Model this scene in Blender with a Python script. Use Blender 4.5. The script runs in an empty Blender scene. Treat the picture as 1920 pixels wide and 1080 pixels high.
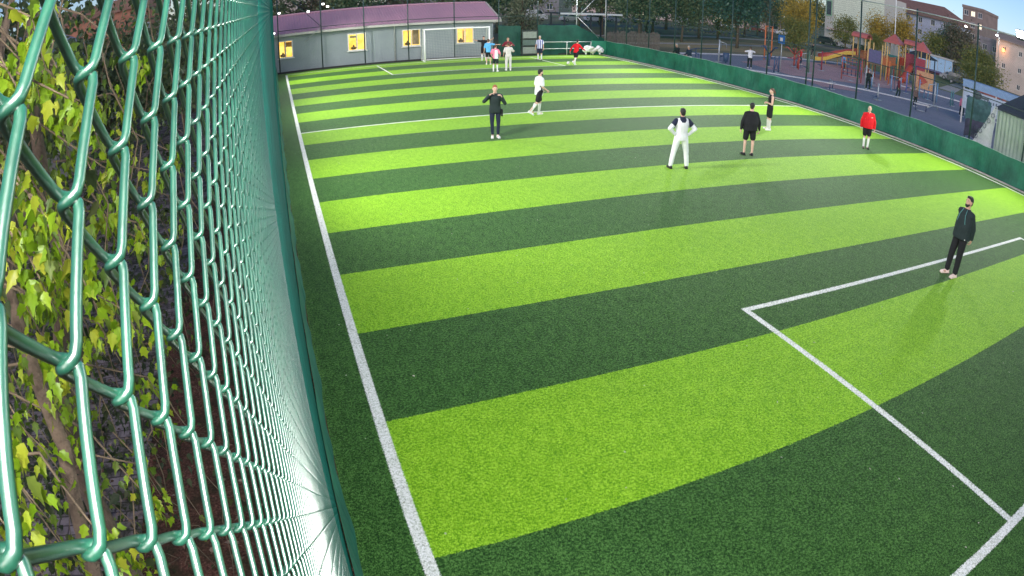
import bpy, bmesh, math, random
import numpy as np
from mathutils import Vector, Matrix, Quaternion
PI = math.pi
R = math.radians
S = bpy.context.scene
COL = S.collection

# ---------------------------------------------------------------- camera
# a wide security-camera lens: the radial polynomial is that lens's distortion
cd = bpy.data.cameras.new('security_camera')
cd.type = 'PANO'
cd.panorama_type = 'FISHEYE_LENS_POLYNOMIAL'
cd.fisheye_fov = R(170)
cd.fisheye_polynomial_k0 = 0.0
cd.fisheye_polynomial_k1 = -0.0456131081
cd.fisheye_polynomial_k2 = 0.0003102378
cd.fisheye_polynomial_k3 = -0.0000178260
cd.fisheye_polynomial_k4 = 0.0
cd.sensor_width = 36.0
cd.sensor_height = 20.25
cd.clip_start = 0.01
cd.clip_end = 3000
cam = bpy.data.objects.new('security_camera', cd)
COL.objects.link(cam)
CAM = Vector((-0.637919, -23.6744071, 4.66170443))
_r = Vector((0.93553769, -0.35322547, 0.00100114))
_u = Vector((0.15438301, 0.4114381, 0.89826754))
_f = Vector((0.31770288, 0.84020858, -0.43944786))
cam.matrix_world = Matrix.Translation(CAM) @ Matrix((_r, _u, -_f)).transposed().to_4x4()
S.camera = cam

# ---------------------------------------------------------------- sky, sun, exposure
W = bpy.data.worlds.new('World'); S.world = W; W.use_nodes = True
nt = W.node_tree; nt.nodes.clear()
sky = nt.nodes.new('ShaderNodeTexSky'); sky.sky_type = 'NISHITA'; sky.sun_disc = False
SUN_EL, SUN_ROT = R(22.0), R(-140)
sky.sun_elevation = SUN_EL; sky.sun_rotation = SUN_ROT
sky.ozone_density = 5.0; sky.dust_density = 0.3; sky.air_density = 1.0
bg = nt.nodes.new('ShaderNodeBackground'); bg.inputs[1].default_value = 0.125
wo = nt.nodes.new('ShaderNodeOutputWorld')
tint = nt.nodes.new('ShaderNodeMix'); tint.data_type = 'RGBA'; tint.blend_type = 'MULTIPLY'; tint.inputs[0].default_value = 1
tint.inputs[7].default_value = (1.0, .94, 1.0, 1)          # the camera's tungsten-leaning white balance at dusk
nt.links.new(sky.outputs[0], tint.inputs[6]); nt.links.new(tint.outputs[2], bg.inputs[0]); nt.links.new(bg.outputs[0], wo.inputs[0])
sl = bpy.data.lights.new('sun', 'SUN'); sl.energy = 1.7; sl.angle = R(40); sl.color = (1, .86, .74)
so = bpy.data.objects.new('sun', sl); COL.objects.link(so)
so.rotation_euler = Vector((math.sin(SUN_ROT) * math.cos(SUN_EL), math.cos(SUN_ROT) * math.cos(SUN_EL), math.sin(SUN_EL))).to_track_quat('Z', 'Y').to_euler()
S.view_settings.view_transform = 'Standard'
S.view_settings.look = 'None'
S.view_settings.exposure = 0.12
S.view_settings.gamma = 1.0
FLOOD_W = 4000.0
FLOOD_COL = (1.0, 0.98, 0.93)

# ---------------------------------------------------------------- helpers
def link(o, parent=None):
    COL.objects.link(o)
    if parent is not None: o.parent = parent
    return o

def tag(o, label=None, cat=None, group=None, kind=None):
    if label: o['label'] = label
    if cat: o['category'] = cat
    if group: o['group'] = group
    if kind: o['kind'] = kind
    return o

def thing(name, label, cat, loc=(0, 0, 0), rz=0.0, group=None):
    o = bpy.data.objects.new(name, None)
    o.empty_display_size = .3
    link(o); o.location = loc; o.rotation_euler = (0, 0, rz)
    return tag(o, label, cat, group)

def copy_tree(o, parent=None):
    c = o.copy(); COL.objects.link(c)
    if parent is not None: c.parent = parent
    for ch in list(o.children): copy_tree(ch, c)
    return c

class MB:
    """collects shapes, links them as one mesh"""
    def __init__(s): s.v = []; s.f = []; s.m = []; s.sm = []
    def add(s, vs, fs, mi=0, smooth=False):
        b = len(s.v); s.v.extend([tuple(v) for v in vs])
        for f in fs: s.f.append(tuple(b + i for i in f)); s.m.append(mi); s.sm.append(smooth)
        return s
    def box(s, c, d, rz=0.0, mi=0, rot=None):
        hx, hy, hz = d[0] / 2, d[1] / 2, d[2] / 2
        M = rot if rot is not None else Matrix.Rotation(rz, 3, 'Z')
        vs = [M @ Vector((x * hx, y * hy, z * hz)) + Vector(c) for x in (-1, 1) for y in (-1, 1) for z in (-1, 1)]
        return s.add(vs, [(0, 1, 3, 2), (4, 6, 7, 5), (0, 4, 5, 1), (2, 3, 7, 6), (0, 2, 6, 4), (1, 5, 7, 3)], mi)
    def bar(s, a, b, w, h=None, mi=0):
        a = Vector(a); b = Vector(b); d = b - a; h = h or w
        q = d.to_track_quat('X', 'Z').to_matrix()
        return s.box((a + b) / 2, (d.length, w, h), mi=mi, rot=q)
    def tube(s, pts, r, n=8, mi=0, cap=True, smooth=True):
        pts = [Vector(p) for p in pts]; k = len(pts)
        rs = r if hasattr(r, '__len__') else [r] * k
        vs = []; up = None
        for i in range(k):
            t = (pts[min(i + 1, k - 1)] - pts[max(i - 1, 0)])
            if t.length < 1e-9: t = Vector((0, 0, 1))
            t.normalize()
            if up is None:
                up = Vector((0, 0, 1)) if abs(t.z) < .9 else Vector((1, 0, 0))
            x = up.cross(t)
            if x.length < 1e-6: x = Vector((1, 0, 0)).cross(t)
            x.normalize(); y = t.cross(x); up = y
            for j in range(n):
                a = 2 * PI * j / n
                vs.append(pts[i] + (x * math.cos(a) + y * math.sin(a)) * rs[i])
        fs = [(i * n + j, i * n + (j + 1) % n, (i + 1) * n + (j + 1) % n, (i + 1) * n + j) for i in range(k - 1) for j in range(n)]
        s.add(vs, fs, mi, smooth)
        if cap:
            b = len(s.v) - len(vs)
            s.f.append(tuple(b + j for j in reversed(range(n)))); s.m.append(mi); s.sm.append(False)
            s.f.append(tuple(b + (k - 1) * n + j for j in range(n))); s.m.append(mi); s.sm.append(False)
        return s
    def ell(s, c, r, rot=None, nu=12, nv=8, mi=0):
        vs = []; fs = []; c = Vector(c)
        M = rot if rot is not None else Matrix.Identity(3)
        vs.append(c + M @ Vector((0, 0, r[2])))
        for i in range(1, nv):
            ph = PI * i / nv
            for j in range(nu):
                th = 2 * PI * j / nu
                vs.append(c + M @ Vector((r[0] * math.sin(ph) * math.cos(th), r[1] * math.sin(ph) * math.sin(th), r[2] * math.cos(ph))))
        vs.append(c + M @ Vector((0, 0, -r[2])))
        for j in range(nu): fs.append((0, 1 + j, 1 + (j + 1) % nu))
        for i in range(nv - 2):
            for j in range(nu):
                a = 1 + i * nu + j; b = 1 + i * nu + (j + 1) % nu
                fs.append((a, a + nu, b + nu, b))
        L = len(vs) - 1
        for j in range(nu): fs.append((L, 1 + (nv - 2) * nu + (j + 1) % nu, 1 + (nv - 2) * nu + j))
        return s.add(vs, fs, mi, True)
    def loft(s, rings, mi=0, cap=True, smooth=True):
        n = len(rings[0]); vs = [p for r in rings for p in r]
        fs = [(i * n + j, i * n + (j + 1) % n, (i + 1) * n + (j + 1) % n, (i + 1) * n + j) for i in range(len(rings) - 1) for j in range(n)]
        if cap: fs += [tuple(reversed(range(n))), tuple((len(rings) - 1) * n + j for j in range(n))]
        return s.add(vs, fs, mi, smooth)
    def prism(s, poly, z0, z1, mi=0):
        n = len(poly)
        vs = [(x, y, z0) for x, y in poly] + [(x, y, z1) for x, y in poly]
        fs = [tuple(reversed(range(n))), tuple(range(n, 2 * n))] + [(i, (i + 1) % n, n + (i + 1) % n, n + i) for i in range(n)]
        return s.add(vs, fs, mi)
    def build(s, name, mats, parent=None, loc=None, bevel=0):
        me = bpy.data.meshes.new(name); me.from_pydata(s.v, [], s.f)
        if not isinstance(mats, (list, tuple)): mats = [mats]
        for m in mats: me.materials.append(m)
        me.polygons.foreach_set('material_index', s.m)
        me.polygons.foreach_set('use_smooth', s.sm)
        me.update()
        o = bpy.data.objects.new(name, me)
        link(o, parent)
        if loc is not None: o.location = loc
        if bevel:
            b = o.modifiers.new('bevel', 'BEVEL'); b.width = bevel; b.segments = 2; b.limit_method = 'ANGLE'
        return o

def npmesh(name, V, F, mat, parent=None, smooth=False):
    """mesh from numpy arrays of equal-sized faces"""
    V = np.asarray(V, np.float32); F = np.asarray(F, np.int32); k = F.shape[1]
    me = bpy.data.meshes.new(name)
    me.vertices.add(len(V)); me.vertices.foreach_set('co', V.ravel())
    me.loops.add(F.size); me.loops.foreach_set('vertex_index', F.ravel())
    me.polygons.add(len(F)); me.polygons.foreach_set('loop_start', np.arange(len(F), dtype=np.int32) * k)
    me.polygons.foreach_set('loop_total', np.full(len(F), k, np.int32))
    if smooth: me.polygons.foreach_set('use_smooth', np.ones(len(F), bool))
    for m in (mat if isinstance(mat, (list, tuple)) else [mat]): me.materials.append(m)
    me.update(calc_edges=True)
    o = bpy.data.objects.new(name, me); link(o, parent)
    return o

# ---------------------------------------------------------------- materials
class NT:
    def __init__(s, name):
        s.mat = bpy.data.materials.new(name); s.mat.use_nodes = True
        s.t = s.mat.node_tree; s.t.nodes.clear()
        s.out = s.n('ShaderNodeOutputMaterial')
        s._pos = None
    def n(s, ty, **kw):
        x = s.t.nodes.new(ty)
        for k, v in kw.items(): setattr(x, k, v)
        return x
    def l(s, a, b): s.t.links.new(a, b)
    def setin(s, sock, v):
        if isinstance(v, bpy.types.NodeSocket): s.l(v, sock)
        elif v is not None:
            if hasattr(v, '__len__') and len(v) == 3 and sock.type == 'RGBA': v = (*v, 1)
            sock.default_value = v
    def math(s, op, a, b=None, c=None, clamp=False):
        x = s.n('ShaderNodeMath', operation=op, use_clamp=clamp)
        s.setin(x.inputs[0], a)
        if b is not None: s.setin(x.inputs[1], b)
        if c is not None: s.setin(x.inputs[2], c)
        return x.outputs[0]
    def mix(s, f, a, b, mode='MIX'):
        x = s.n('ShaderNodeMix', data_type='RGBA', blend_type=mode)
        s.setin(x.inputs[0], f); s.setin(x.inputs[6], a); s.setin(x.inputs[7], b)
        return x.outputs[2]
    def coord(s, which='Object'):
        x = s.n('ShaderNodeTexCoord'); return x.outputs[which]
    def world(s):
        if s._pos is None: s._pos = s.n('ShaderNodeNewGeometry').outputs['Position']
        return s._pos
    def noise(s, vec, scale, detail=3, rough=.55, out='Fac', dist=0):
        x = s.n('ShaderNodeTexNoise'); s.l(vec, x.inputs['Vector'])
        x.inputs['Scale'].default_value = scale; x.inputs['Detail'].default_value = detail
        x.inputs['Roughness'].default_value = rough; x.inputs['Distortion'].default_value = dist
        return x.outputs[out]
    def ramp(s, f, stops):
        x = s.n('ShaderNodeValToRGB'); s.l(f, x.inputs[0])
        e = x.color_ramp.elements
        while len(e) < len(stops): e.new(.5)
        for i, (p, c) in enumerate(stops):
            e[i].position = p; e[i].color = (*c, 1) if len(c) == 3 else c
        return x.outputs[0]
    def scalev(s, vec, sc):
        x = s.n('ShaderNodeVectorMath', operation='MULTIPLY'); s.l(vec, x.inputs[0]); x.inputs[1].default_value = sc
        return x.outputs[0]
    def sep(s, vec):
        x = s.n('ShaderNodeSeparateXYZ'); s.l(vec, x.inputs[0]); return x.outputs
    def comb(s, a, b, c):
        x = s.n('ShaderNodeCombineXYZ'); s.setin(x.inputs[0], a); s.setin(x.inputs[1], b); s.setin(x.inputs[2], c); return x.outputs[0]
    def bump(s, h, strength=.3, dist=.01):
        x = s.n('ShaderNodeBump'); s.l(h, x.inputs['Height']); x.inputs['Strength'].default_value = strength
        x.inputs['Distance'].default_value = dist; return x.outputs[0]
    def pbr(s, col, rough=.6, metal=0, spec=.5, normal=None, coat=0, emis=None, estr=0, alpha=None, sss=0, trans=0, sheen=0):
        b = s.n('ShaderNodeBsdfPrincipled')
        s.setin(b.inputs['Base Color'], col); s.setin(b.inputs['Roughness'], rough)
        b.inputs['Metallic'].default_value = metal; b.inputs['Specular IOR Level'].default_value = spec
        b.inputs['Coat Weight'].default_value = coat; b.inputs['Coat Roughness'].default_value = .15
        b.inputs['Transmission Weight'].default_value = trans
        b.inputs['Sheen Weight'].default_value = sheen; b.inputs['Sheen Roughness'].default_value = .45; b.inputs['Sheen Tint'].default_value = (.8, 1, .7, 1)
        if normal is not None: s.l(normal, b.inputs['Normal'])
        if emis is not None:
            s.setin(b.inputs['Emission Color'], emis); b.inputs['Emission Strength'].default_value = estr
        if alpha is not None: s.setin(b.inputs['Alpha'], alpha)
        s.l(b.outputs[0], s.out.inputs[0]); s.b = b
        return s.mat

def pm(name, col, rough=.6, var=.18, scale=6, bump=.15, bscale=40, metal=0, spec=.5, coat=0, space='Object', sheen=0, bdist=.01):
    t = NT(name); c = t.coord(space)
    n1 = t.noise(c, scale, 4); n2 = t.noise(c, bscale, 3)
    lo = tuple(x * (1 - var) for x in col); hi = tuple(min(1, x * (1 + var)) for x in col)
    cc = t.ramp(n1, [(.3, lo), (.7, hi)])
    nr = t.bump(n2, bump, bdist) if bump else None
    return t.pbr(cc, rough, metal, spec, nr, coat, sheen=sheen)

def emat(name, col, strength):
    t = NT(name); e = t.n('ShaderNodeEmission'); e.inputs[0].default_value = (*col, 1); e.inputs[1].default_value = strength
    t.l(e.outputs[0], t.out.inputs[0]); return t.mat

def leaf_mat(name, c1, c2, c3=None, scale=3, trans=.35, rough=.45, spec=.35):
    t = NT(name); g = t.n('ShaderNodeNewGeometry')
    rnd = g.outputs['Random Per Island']
    col = t.ramp(rnd, [(0, c1), (.55, c2), (1, c3 or c2)])
    n = t.noise(t.coord(), scale, 3)
    col = t.mix(t.math('MULTIPLY', n, .5), col, t.mix(1.0, col, (.45, .5, .4), 'MULTIPLY'))
    b = t.n('ShaderNodeBsdfPrincipled'); t.l(col, b.inputs['Base Color'])
    b.inputs['Roughness'].default_value = rough; b.inputs['Specular IOR Level'].default_value = spec
    tr = t.n('ShaderNodeBsdfTranslucent'); t.l(col, tr.inputs[0])
    m = t.n('ShaderNodeMixShader'); m.inputs[0].default_value = trans
    t.l(b.outputs[0], m.inputs[1]); t.l(tr.outputs[0], m.inputs[2]); t.l(m.outputs[0], t.out.inputs[0])
    return t.mat
# ================================================================ SETTING: pitch and ground
SW = 2.2                                    # stripe width
PW, YN, YF = 23.94, -22.57, 21.3           # right touchline, near goal line, far goal line
LINES = [(0, (YN + YF) / 2, .065, (YF - YN) / 2 + .05), (PW, (YN + YF) / 2, .065, (YF - YN) / 2 + .05),
         (PW / 2, -.07, PW / 2, .055), (PW / 2, YN, PW / 2 + .06, .065), (PW / 2, YF, PW / 2 + .06, .06),
         ((5.98 + 17.5) / 2, -16.83, 5.76 + .055, .055), (5.98, (YN - 16.83) / 2, .055, (-16.83 - YN) / 2), (17.5, (YN - 16.83) / 2, .055, (-16.83 - YN) / 2),
         ((6.35 + 17.8) / 2, 15.25, 5.72 + .05, .05), (6.35, (YF + 15.25) / 2, .05, (YF - 15.25) / 2), (17.8, (YF + 15.25) / 2, .05, (YF - 15.25) / 2)]

def turf_material(name, blades=False):
    t = NT(name); p = t.world()
    w = t.noise(p, 60, 3, .7, out='Color')
    wx = t.n('ShaderNodeVectorMath', operation='SUBTRACT'); t.l(w, wx.inputs[0]); wx.inputs[1].default_value = (.5, .5, .5)
    ws = t.scalev(wx.outputs[0], (.085, .085, 0) if not blades else (.03, .03, 0))
    ad = t.n('ShaderNodeVectorMath', operation='ADD'); t.l(p, ad.inputs[0]); t.l(ws, ad.inputs[1])
    x, y, z = t.sep(ad.outputs[0])[:3]
    # the stripes: alternate rolls of light and dark turf; the margins outside the touchlines are dark
    fl = t.math('FLOOR', t.math('DIVIDE', y, SW)); odd = t.math('ABSOLUTE', t.math('MODULO', fl, 2.0))
    inx = t.math('MULTIPLY', t.math('MULTIPLY', t.math('GREATER_THAN', x, 0.0), t.math('LESS_THAN', x, PW)), t.math('GREATER_THAN', y, -9.5 * SW))
    light = t.math('MULTIPLY', odd, inx)
    blade = t.noise(t.scalev(p, (1, .6, 1)), 75, 4, .8)
    blade = t.math('ADD', t.math('ADD', t.math('MULTIPLY', blade, .62), t.math('MULTIPLY', t.noise(p, 30, 2, .5), .28)), t.math('MULTIPLY', t.noise(t.scalev(p, (1, .5, 1)), 9, 2, .5), .10))
    tuft = t.noise(p, 28, 4, .65); patch = t.noise(p, .9, 4, .6); wide = t.noise(p, .16, 2)
    dk = t.ramp(blade, [(.43, (.006, .034, .004)), (.50, (.030, .108, .016)), (.57, (.11, .25, .055))])
    lt = t.ramp(blade, [(.43, (.10, .28, .004)), (.50, (.235, .50, .012)), (.57, (.42, .71, .05))])
    col = t.mix(light, dk, lt)
    col = t.mix(t.ramp(tuft, [(.35, (.55,) * 3), (.65, (0,) * 3)]), col, t.mix(1.0, col, (.62, .66, .6), 'MULTIPLY'))
    col = t.mix(t.ramp(patch, [(.4, (0,) * 3), (.7, (.35,) * 3)]), col, t.mix(1.0, col, (.74, .78, .8), 'MULTIPLY'))
    col = t.mix(t.ramp(wide, [(.4, (0,) * 3), (.65, (.5,) * 3)]), col, t.mix(1.0, col, (1.12, 1.05, 1.0), 'MULTIPLY'))
    # sand and straw caught in the pile
    fleck = t.n('ShaderNodeTexVoronoi'); fleck.feature = 'F1'; t.l(t.scalev(p, (1, .7, 1)), fleck.inputs['Vector']); fleck.inputs['Scale'].default_value = 5.5
    fm = t.math('MULTIPLY', t.math('LESS_THAN', fleck.outputs['Distance'], .06), t.math('GREATER_THAN', t.noise(p, 1.7, 2), .56))
    col = t.mix(t.math('MULTIPLY', fm, .7), col, (.5, .52, .4))
    # white lines
    m = None
    for cx, cy, hx, hy in LINES:
        a = t.math('LESS_THAN', t.math('ABSOLUTE', t.math('SUBTRACT', x, cx)), hx)
        b = t.math('LESS_THAN', t.math('ABSOLUTE', t.math('SUBTRACT', y, cy)), hy)
        ab = t.math('MULTIPLY', a, b); m = ab if m is None else t.math('MAXIMUM', m, ab)
    wc = t.ramp(blade, [(.42, (.34, .37, .28)), (.49, (.74, .76, .70)), (.57, (.9, .9, .88))])
    col = t.mix(m, col, wc)
    h = t.math('ADD', t.math('MULTIPLY', blade, .6), t.math('MULTIPLY', tuft, .9))
    return t.pbr(col, .7, spec=.12, normal=t.bump(h, .55, .03) if not blades else None, sheen=.08)

turf = turf_material('artificial_turf'); turf_b = turf_material('turf_blades', True)
def sheet(name, x0, x1, y0, y1, z, mat, kind='structure'):
    m = MB(); m.add([(x0, y0, z), (x1, y0, z), (x1, y1, z), (x0, y1, z)], [(0, 1, 2, 3)])
    return tag(m.build(name, mat), kind=kind)
def patchp(name, pts, z, mat):
    m = MB(); m.add([(x, y, z) for x, y in pts], [tuple(range(len(pts)))])
    return tag(m.build(name, mat), kind='structure')

# ground, one sheet to the horizon: worn park grass and soil
t = NT('park_ground'); p = t.world()
n1 = t.noise(p, .05, 5, .6); n2 = t.noise(p, 1.3, 5, .65); n3 = t.noise(p, 14, 3, .7)
c = t.ramp(n1, [(.35, (.09, .12, .06)), (.5, (.18, .17, .10)), (.62, (.28, .22, .15))])
c = t.mix(t.ramp(n2, [(.4, (0,) * 3), (.65, (.8,) * 3)]), c, t.ramp(n3, [(.3, (.07, .08, .045)), (.7, (.27, .24, .15))]))
ground_m = t.pbr(c, .9, spec=.2, normal=t.bump(n3, .5, .04))
sheet('ground', -600, 900, -300, 1100, -.03, ground_m)
sheet('pitch', -.62, 24.55, -24.6, 22.62, 0.0, turf)

# real blades where the pitch is close to the lens
rng = np.random.default_rng(5)
def blades(n):
    # fewer and fewer blades away from the lens, so the pile thins out gradually
    d = 4.2 + 13 * rng.power(1.1, n); th = rng.uniform(0, R(115), n)
    X = CAM.x + d * np.sin(th); Y = CAM.y + d * np.cos(th)
    keep = (rng.uniform(0, 1, n) < np.clip((17.5 - d) / 9, 0, 1)) & (X > -.58) & (X < 24.4)
    X, Y = X[keep], Y[keep]; n = len(X)
    a = rng.uniform(0, 2 * PI, n); h = rng.uniform(.010, .024, n); w = .003
    le = rng.uniform(.0, .025, n); b = rng.uniform(0, 2 * PI, n)
    dx, dy = np.cos(a) * w, np.sin(a) * w
    V = np.empty((n, 3, 3), np.float32)
    V[:, 0] = np.stack([X - dx, Y - dy, np.zeros(n)], 1); V[:, 1] = np.stack([X + dx, Y + dy, np.zeros(n)], 1)
    V[:, 2] = np.stack([X + le * np.cos(b), Y + le * np.sin(b), h], 1)
    return V.reshape(-1, 3)
BV = blades(330000)
tag(npmesh('grass', BV, np.arange(len(BV)).reshape(-1, 3), turf_b), 'short artificial grass blades of the striped pitch nearest the lens', 'grass', kind='stuff')

rq = random.Random(12); m = MB()
for k in range(60):                                    # blown-in bits of leaf and paper lying on the turf
    d_ = rq.uniform(4.5, 22); th = rq.uniform(0, R(112)); x, y = CAM.x + d_ * math.sin(th), CAM.y + d_ * math.cos(th)
    if not (-.4 < x < 24 and y > -24): continue
    a = rq.uniform(0, 2 * PI); l = rq.uniform(.012, .028); w = l * rq.uniform(.25, .8); c, s_ = math.cos(a), math.sin(a); z = rq.uniform(.018, .03)
    m.add([(x - c * l, y - s_ * l, z), (x + s_ * w, y - c * w, z + .006), (x + c * l, y + s_ * l, z + .003), (x - s_ * w, y + c * w, z + .009)], [(0, 1, 2, 3)])
tag(m.build('litter_bits', pm('pale_litter', (.45, .43, .34), .8, .4, 2, 0)), 'tiny pale bits of leaf and paper scattered on the near turf', 'litter', kind='stuff')
# debris strip with a kerb between the right touchline and the tarp
t = NT('leaf_litter'); p = t.world()
n1 = t.noise(p, 9, 5, .7); n2 = t.noise(p, 50, 3, .6)
c = t.ramp(n1, [(.35, (.02, .026, .016)), (.5, (.06, .06, .04)), (.62, (.14, .12, .08)), (.72, (.25, .22, .17))])
litter_m = t.pbr(c, .9, spec=.2, normal=t.bump(n2, .7, .03))
sheet('verge', 24.42, 25.1, -24.6, 22.6, .006, litter_m)
conc = pm('concrete_kerb', (.34, .33, .31), .85, .2, 5, .3, 60)
m = MB()
for i in range(48): m.box((24.37, -24.1 + i * .985, .02), (.10, .97, .07))
tag(m.build('kerb', conc, bevel=.008), kind='structure')

# playground: blue-grey rubber court with reddish pink play areas and pale kerbs
def paver(name, a, b, var=.2):
    t = NT(name); p = t.world()
    br = t.n('ShaderNodeTexBrick'); t.l(p, br.inputs['Vector'])
    br.inputs['Scale'].default_value = 2.2; br.inputs['Mortar Size'].default_value = .012
    br.inputs['Color1'].default_value = (*a, 1); br.inputs['Color2'].default_value = (*b, 1); br.inputs['Mortar'].default_value = (*[x * .55 for x in a], 1)
    n = t.noise(p, .5, 4, .6)
    c = t.mix(t.ramp(n, [(.35, (.0,) * 3), (.7, (.6,) * 3)]), br.outputs[0], t.mix(1.0, br.outputs[0], (.7, .72, .78), 'MULTIPLY'))
    return t.pbr(c, .85, spec=.3, normal=t.bump(t.noise(p, 30, 3), .3, .01))
court_m = paver('blue_grey_paving', (.27, .27, .33), (.30, .30, .36))
pink_m = paver('pink_rubber', (.58, .36, .35), (.54, .33, .33))
kerb_m = pm('pale_kerb', (.55, .56, .6), .8, .15, 3, .2, 50)
patchp('paving', [(29.5, 22.5), (33.5, 24.5), (48, 27), (62, 28), (66, 6), (60, -40), (25.3, -40), (25.3, -8), (27.5, 8)], -.012, court_m)
patchp('play_area', [(36, 12.5), (44, 10.2), (55, 10), (60, 26), (46, 24.5), (37, 20)], .0, pink_m)
patchp('play_area', [(34.3, 7.5), (37.5, 6.2), (38.6, 9.6), (35.4, 10.8)], .0, pink_m)
m = MB()
def kerbline(pts, w=.28, h=.1):
    for a, b in zip(pts, pts[1:]):
        m.bar((a[0], a[1], h / 2 - .01), (b[0], b[1], h / 2 - .01), w, h)
kerbline([(29.6, 22.5), (33.6, 24.6), (48, 27.1), (62, 28.1)]); kerbline([(31, 16.2), (34.6, 12.3), (37.2, 9.8), (40, 7.4), (43.6, 4.0), (47.8, .4), (53, -3)], .5, .06)
kerbline([(52, 13.2), (57, 6.5), (62, 1)], .3)
tag(m.build('kerb', kerb_m), kind='structure')
tan = NT('sandy_ground'); p = tan.world()
tan_m = tan.pbr(tan.ramp(tan.noise(p, .8, 5, .65), [(.35, (.30, .24, .14)), (.65, (.44, .35, .21))]), .95, spec=.15)
patchp('sand', [(36, 31), (52, 29), (72, 31), (76, 44), (56, 47), (40, 43)], -.02, tan_m)
path_m = pm('pale_path', (.46, .43, .40), .9, .15, .5, .2, 20)
for pts in ([(30, 33), (45, 36.5), (62, 42), (62, 43.6), (45, 38.3), (30, 34.8)], [(34, 44), (60, 52), (95, 62), (95, 64), (60, 54.5), (34, 46.5)], [(66, 14), (100, 30), (100, 32), (66, 16.5)]): patchp('path', pts, -.012, path_m)
lawn_m = pm('park_lawn', (.16, .18, .07), .95, .35, .8, .4, 12, space='Object')
patchp('lawn', [(62.5, 28), (96, 48), (104, 34), (68, 4), (62.5, 8)], -.018, lawn_m)
road_m = pm('asphalt', (.055, .056, .062), .85, .2, .6, .3, 30)
patchp('road', [(10, 72), (60, 76), (104, 66), (150, 36), (150, 22), (104, 58), (60, 68), (10, 64)], -.022, road_m)

# behind the left fence: reddish soil strip, lilac-grey slabs, dark planting soil
t = NT('red_soil'); p = t.world(); n1 = t.noise(p, 3, 5, .7); n2 = t.noise(p, 35, 4, .7)
c = t.ramp(n2, [(.3, (.035, .018, .012)), (.5, (.12, .05, .035)), (.66, (.24, .12, .085)), (.76, (.4, .3, .25))])
c = t.mix(t.ramp(n1, [(.45, (0,) * 3), (.6, (.75,) * 3)]), c, (.03, .03, .014))
soil_m = t.pbr(c, .95, spec=.2, normal=t.bump(n2, .8, .05))
sheet('soil', -2.9, -.62, -24.6, 24, -.006, soil_m)
t = NT('lilac_slabs'); p = t.world()
br = t.n('ShaderNodeTexBrick'); t.l(p, br.inputs['Vector']); br.inputs['Scale'].default_value = 1.6
br.inputs['Color1'].default_value = (.27, .225, .225, 1); br.inputs['Color2'].default_value = (.21, .17, .17, 1); br.inputs['Mortar'].default_value = (.08, .06, .06, 1)
br.inputs['Mortar Size'].default_value = .02
c = t.mix(t.ramp(t.noise(p, 2.5, 5, .7), [(.42, (0,) * 3), (.58, (1,) * 3)]), br.outputs[0], (.035, .035, .02))
slab_m = t.pbr(c, .85, spec=.3)
sheet('pavement', -9.5, -2.9, -30, 40, -.008, slab_m)
# ================================================================ FENCES
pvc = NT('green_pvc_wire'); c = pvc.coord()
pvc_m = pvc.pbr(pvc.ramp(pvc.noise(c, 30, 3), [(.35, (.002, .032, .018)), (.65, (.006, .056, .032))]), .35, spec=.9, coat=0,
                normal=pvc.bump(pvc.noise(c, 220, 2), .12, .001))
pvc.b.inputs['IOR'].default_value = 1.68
pvc_far_lit = pm('green_pvc_wire_far_lit', (.009, .11, .082), .6, .25, 3, 0, spec=.1)  # same wire farther off: less gloss, its light level put into the colour
wire_far_m = pm('green_pvc_wire_weathered', (.02, .13, .09), .45, .2, 5, 0)
post_m = pm('dark_green_painted_steel', (.02, .045, .045), .5, .2, 6, .1, 60)
galv_m = pm('galvanised_steel', (.42, .45, .45), .4, .15, 9, .05, 60, metal=.35)
def tarp_mat(name, a, b):
    t = NT(name); c = t.coord(); n = t.noise(c, 1.3, 5, .65); f = t.noise(t.scalev(c, (1, 1, .35)), 2.6, 3)
    w = t.n('ShaderNodeTexWave'); t.l(c, w.inputs['Vector']); w.inputs['Scale'].default_value = 12; w.inputs['Distortion'].default_value = 1.68
    col = t.ramp(n, [(.3, a), (.7, b)])
    bs = t.n('ShaderNodeBsdfPrincipled'); t.l(col, bs.inputs['Base Color']); bs.inputs['Roughness'].default_value = .55
    h = t.math('ADD', f, t.math('MULTIPLY', w.outputs[1], .03)); t.l(t.bump(h, .6, .12), bs.inputs['Normal'])
    tr = t.n('ShaderNodeBsdfTranslucent'); t.l(col, tr.inputs[0])
    m = t.n('ShaderNodeMixShader'); m.inputs[0].default_value = .25
    t.l(bs.outputs[0], m.inputs[1]); t.l(tr.outputs[0], m.inputs[2]); t.l(m.outputs[0], t.out.inputs[0])
    return t.mat
tarp_m = tarp_mat('green_tarpaulin', (.010, .105, .066), (.026, .22, .13))
tarp_dk = tarp_mat('dark_green_tarpaulin', (.006, .055, .042), (.012, .10, .07))
tarp_lt = tarp_mat('pale_green_tarpaulin', (.03, .26, .155), (.05, .34, .21))

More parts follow.
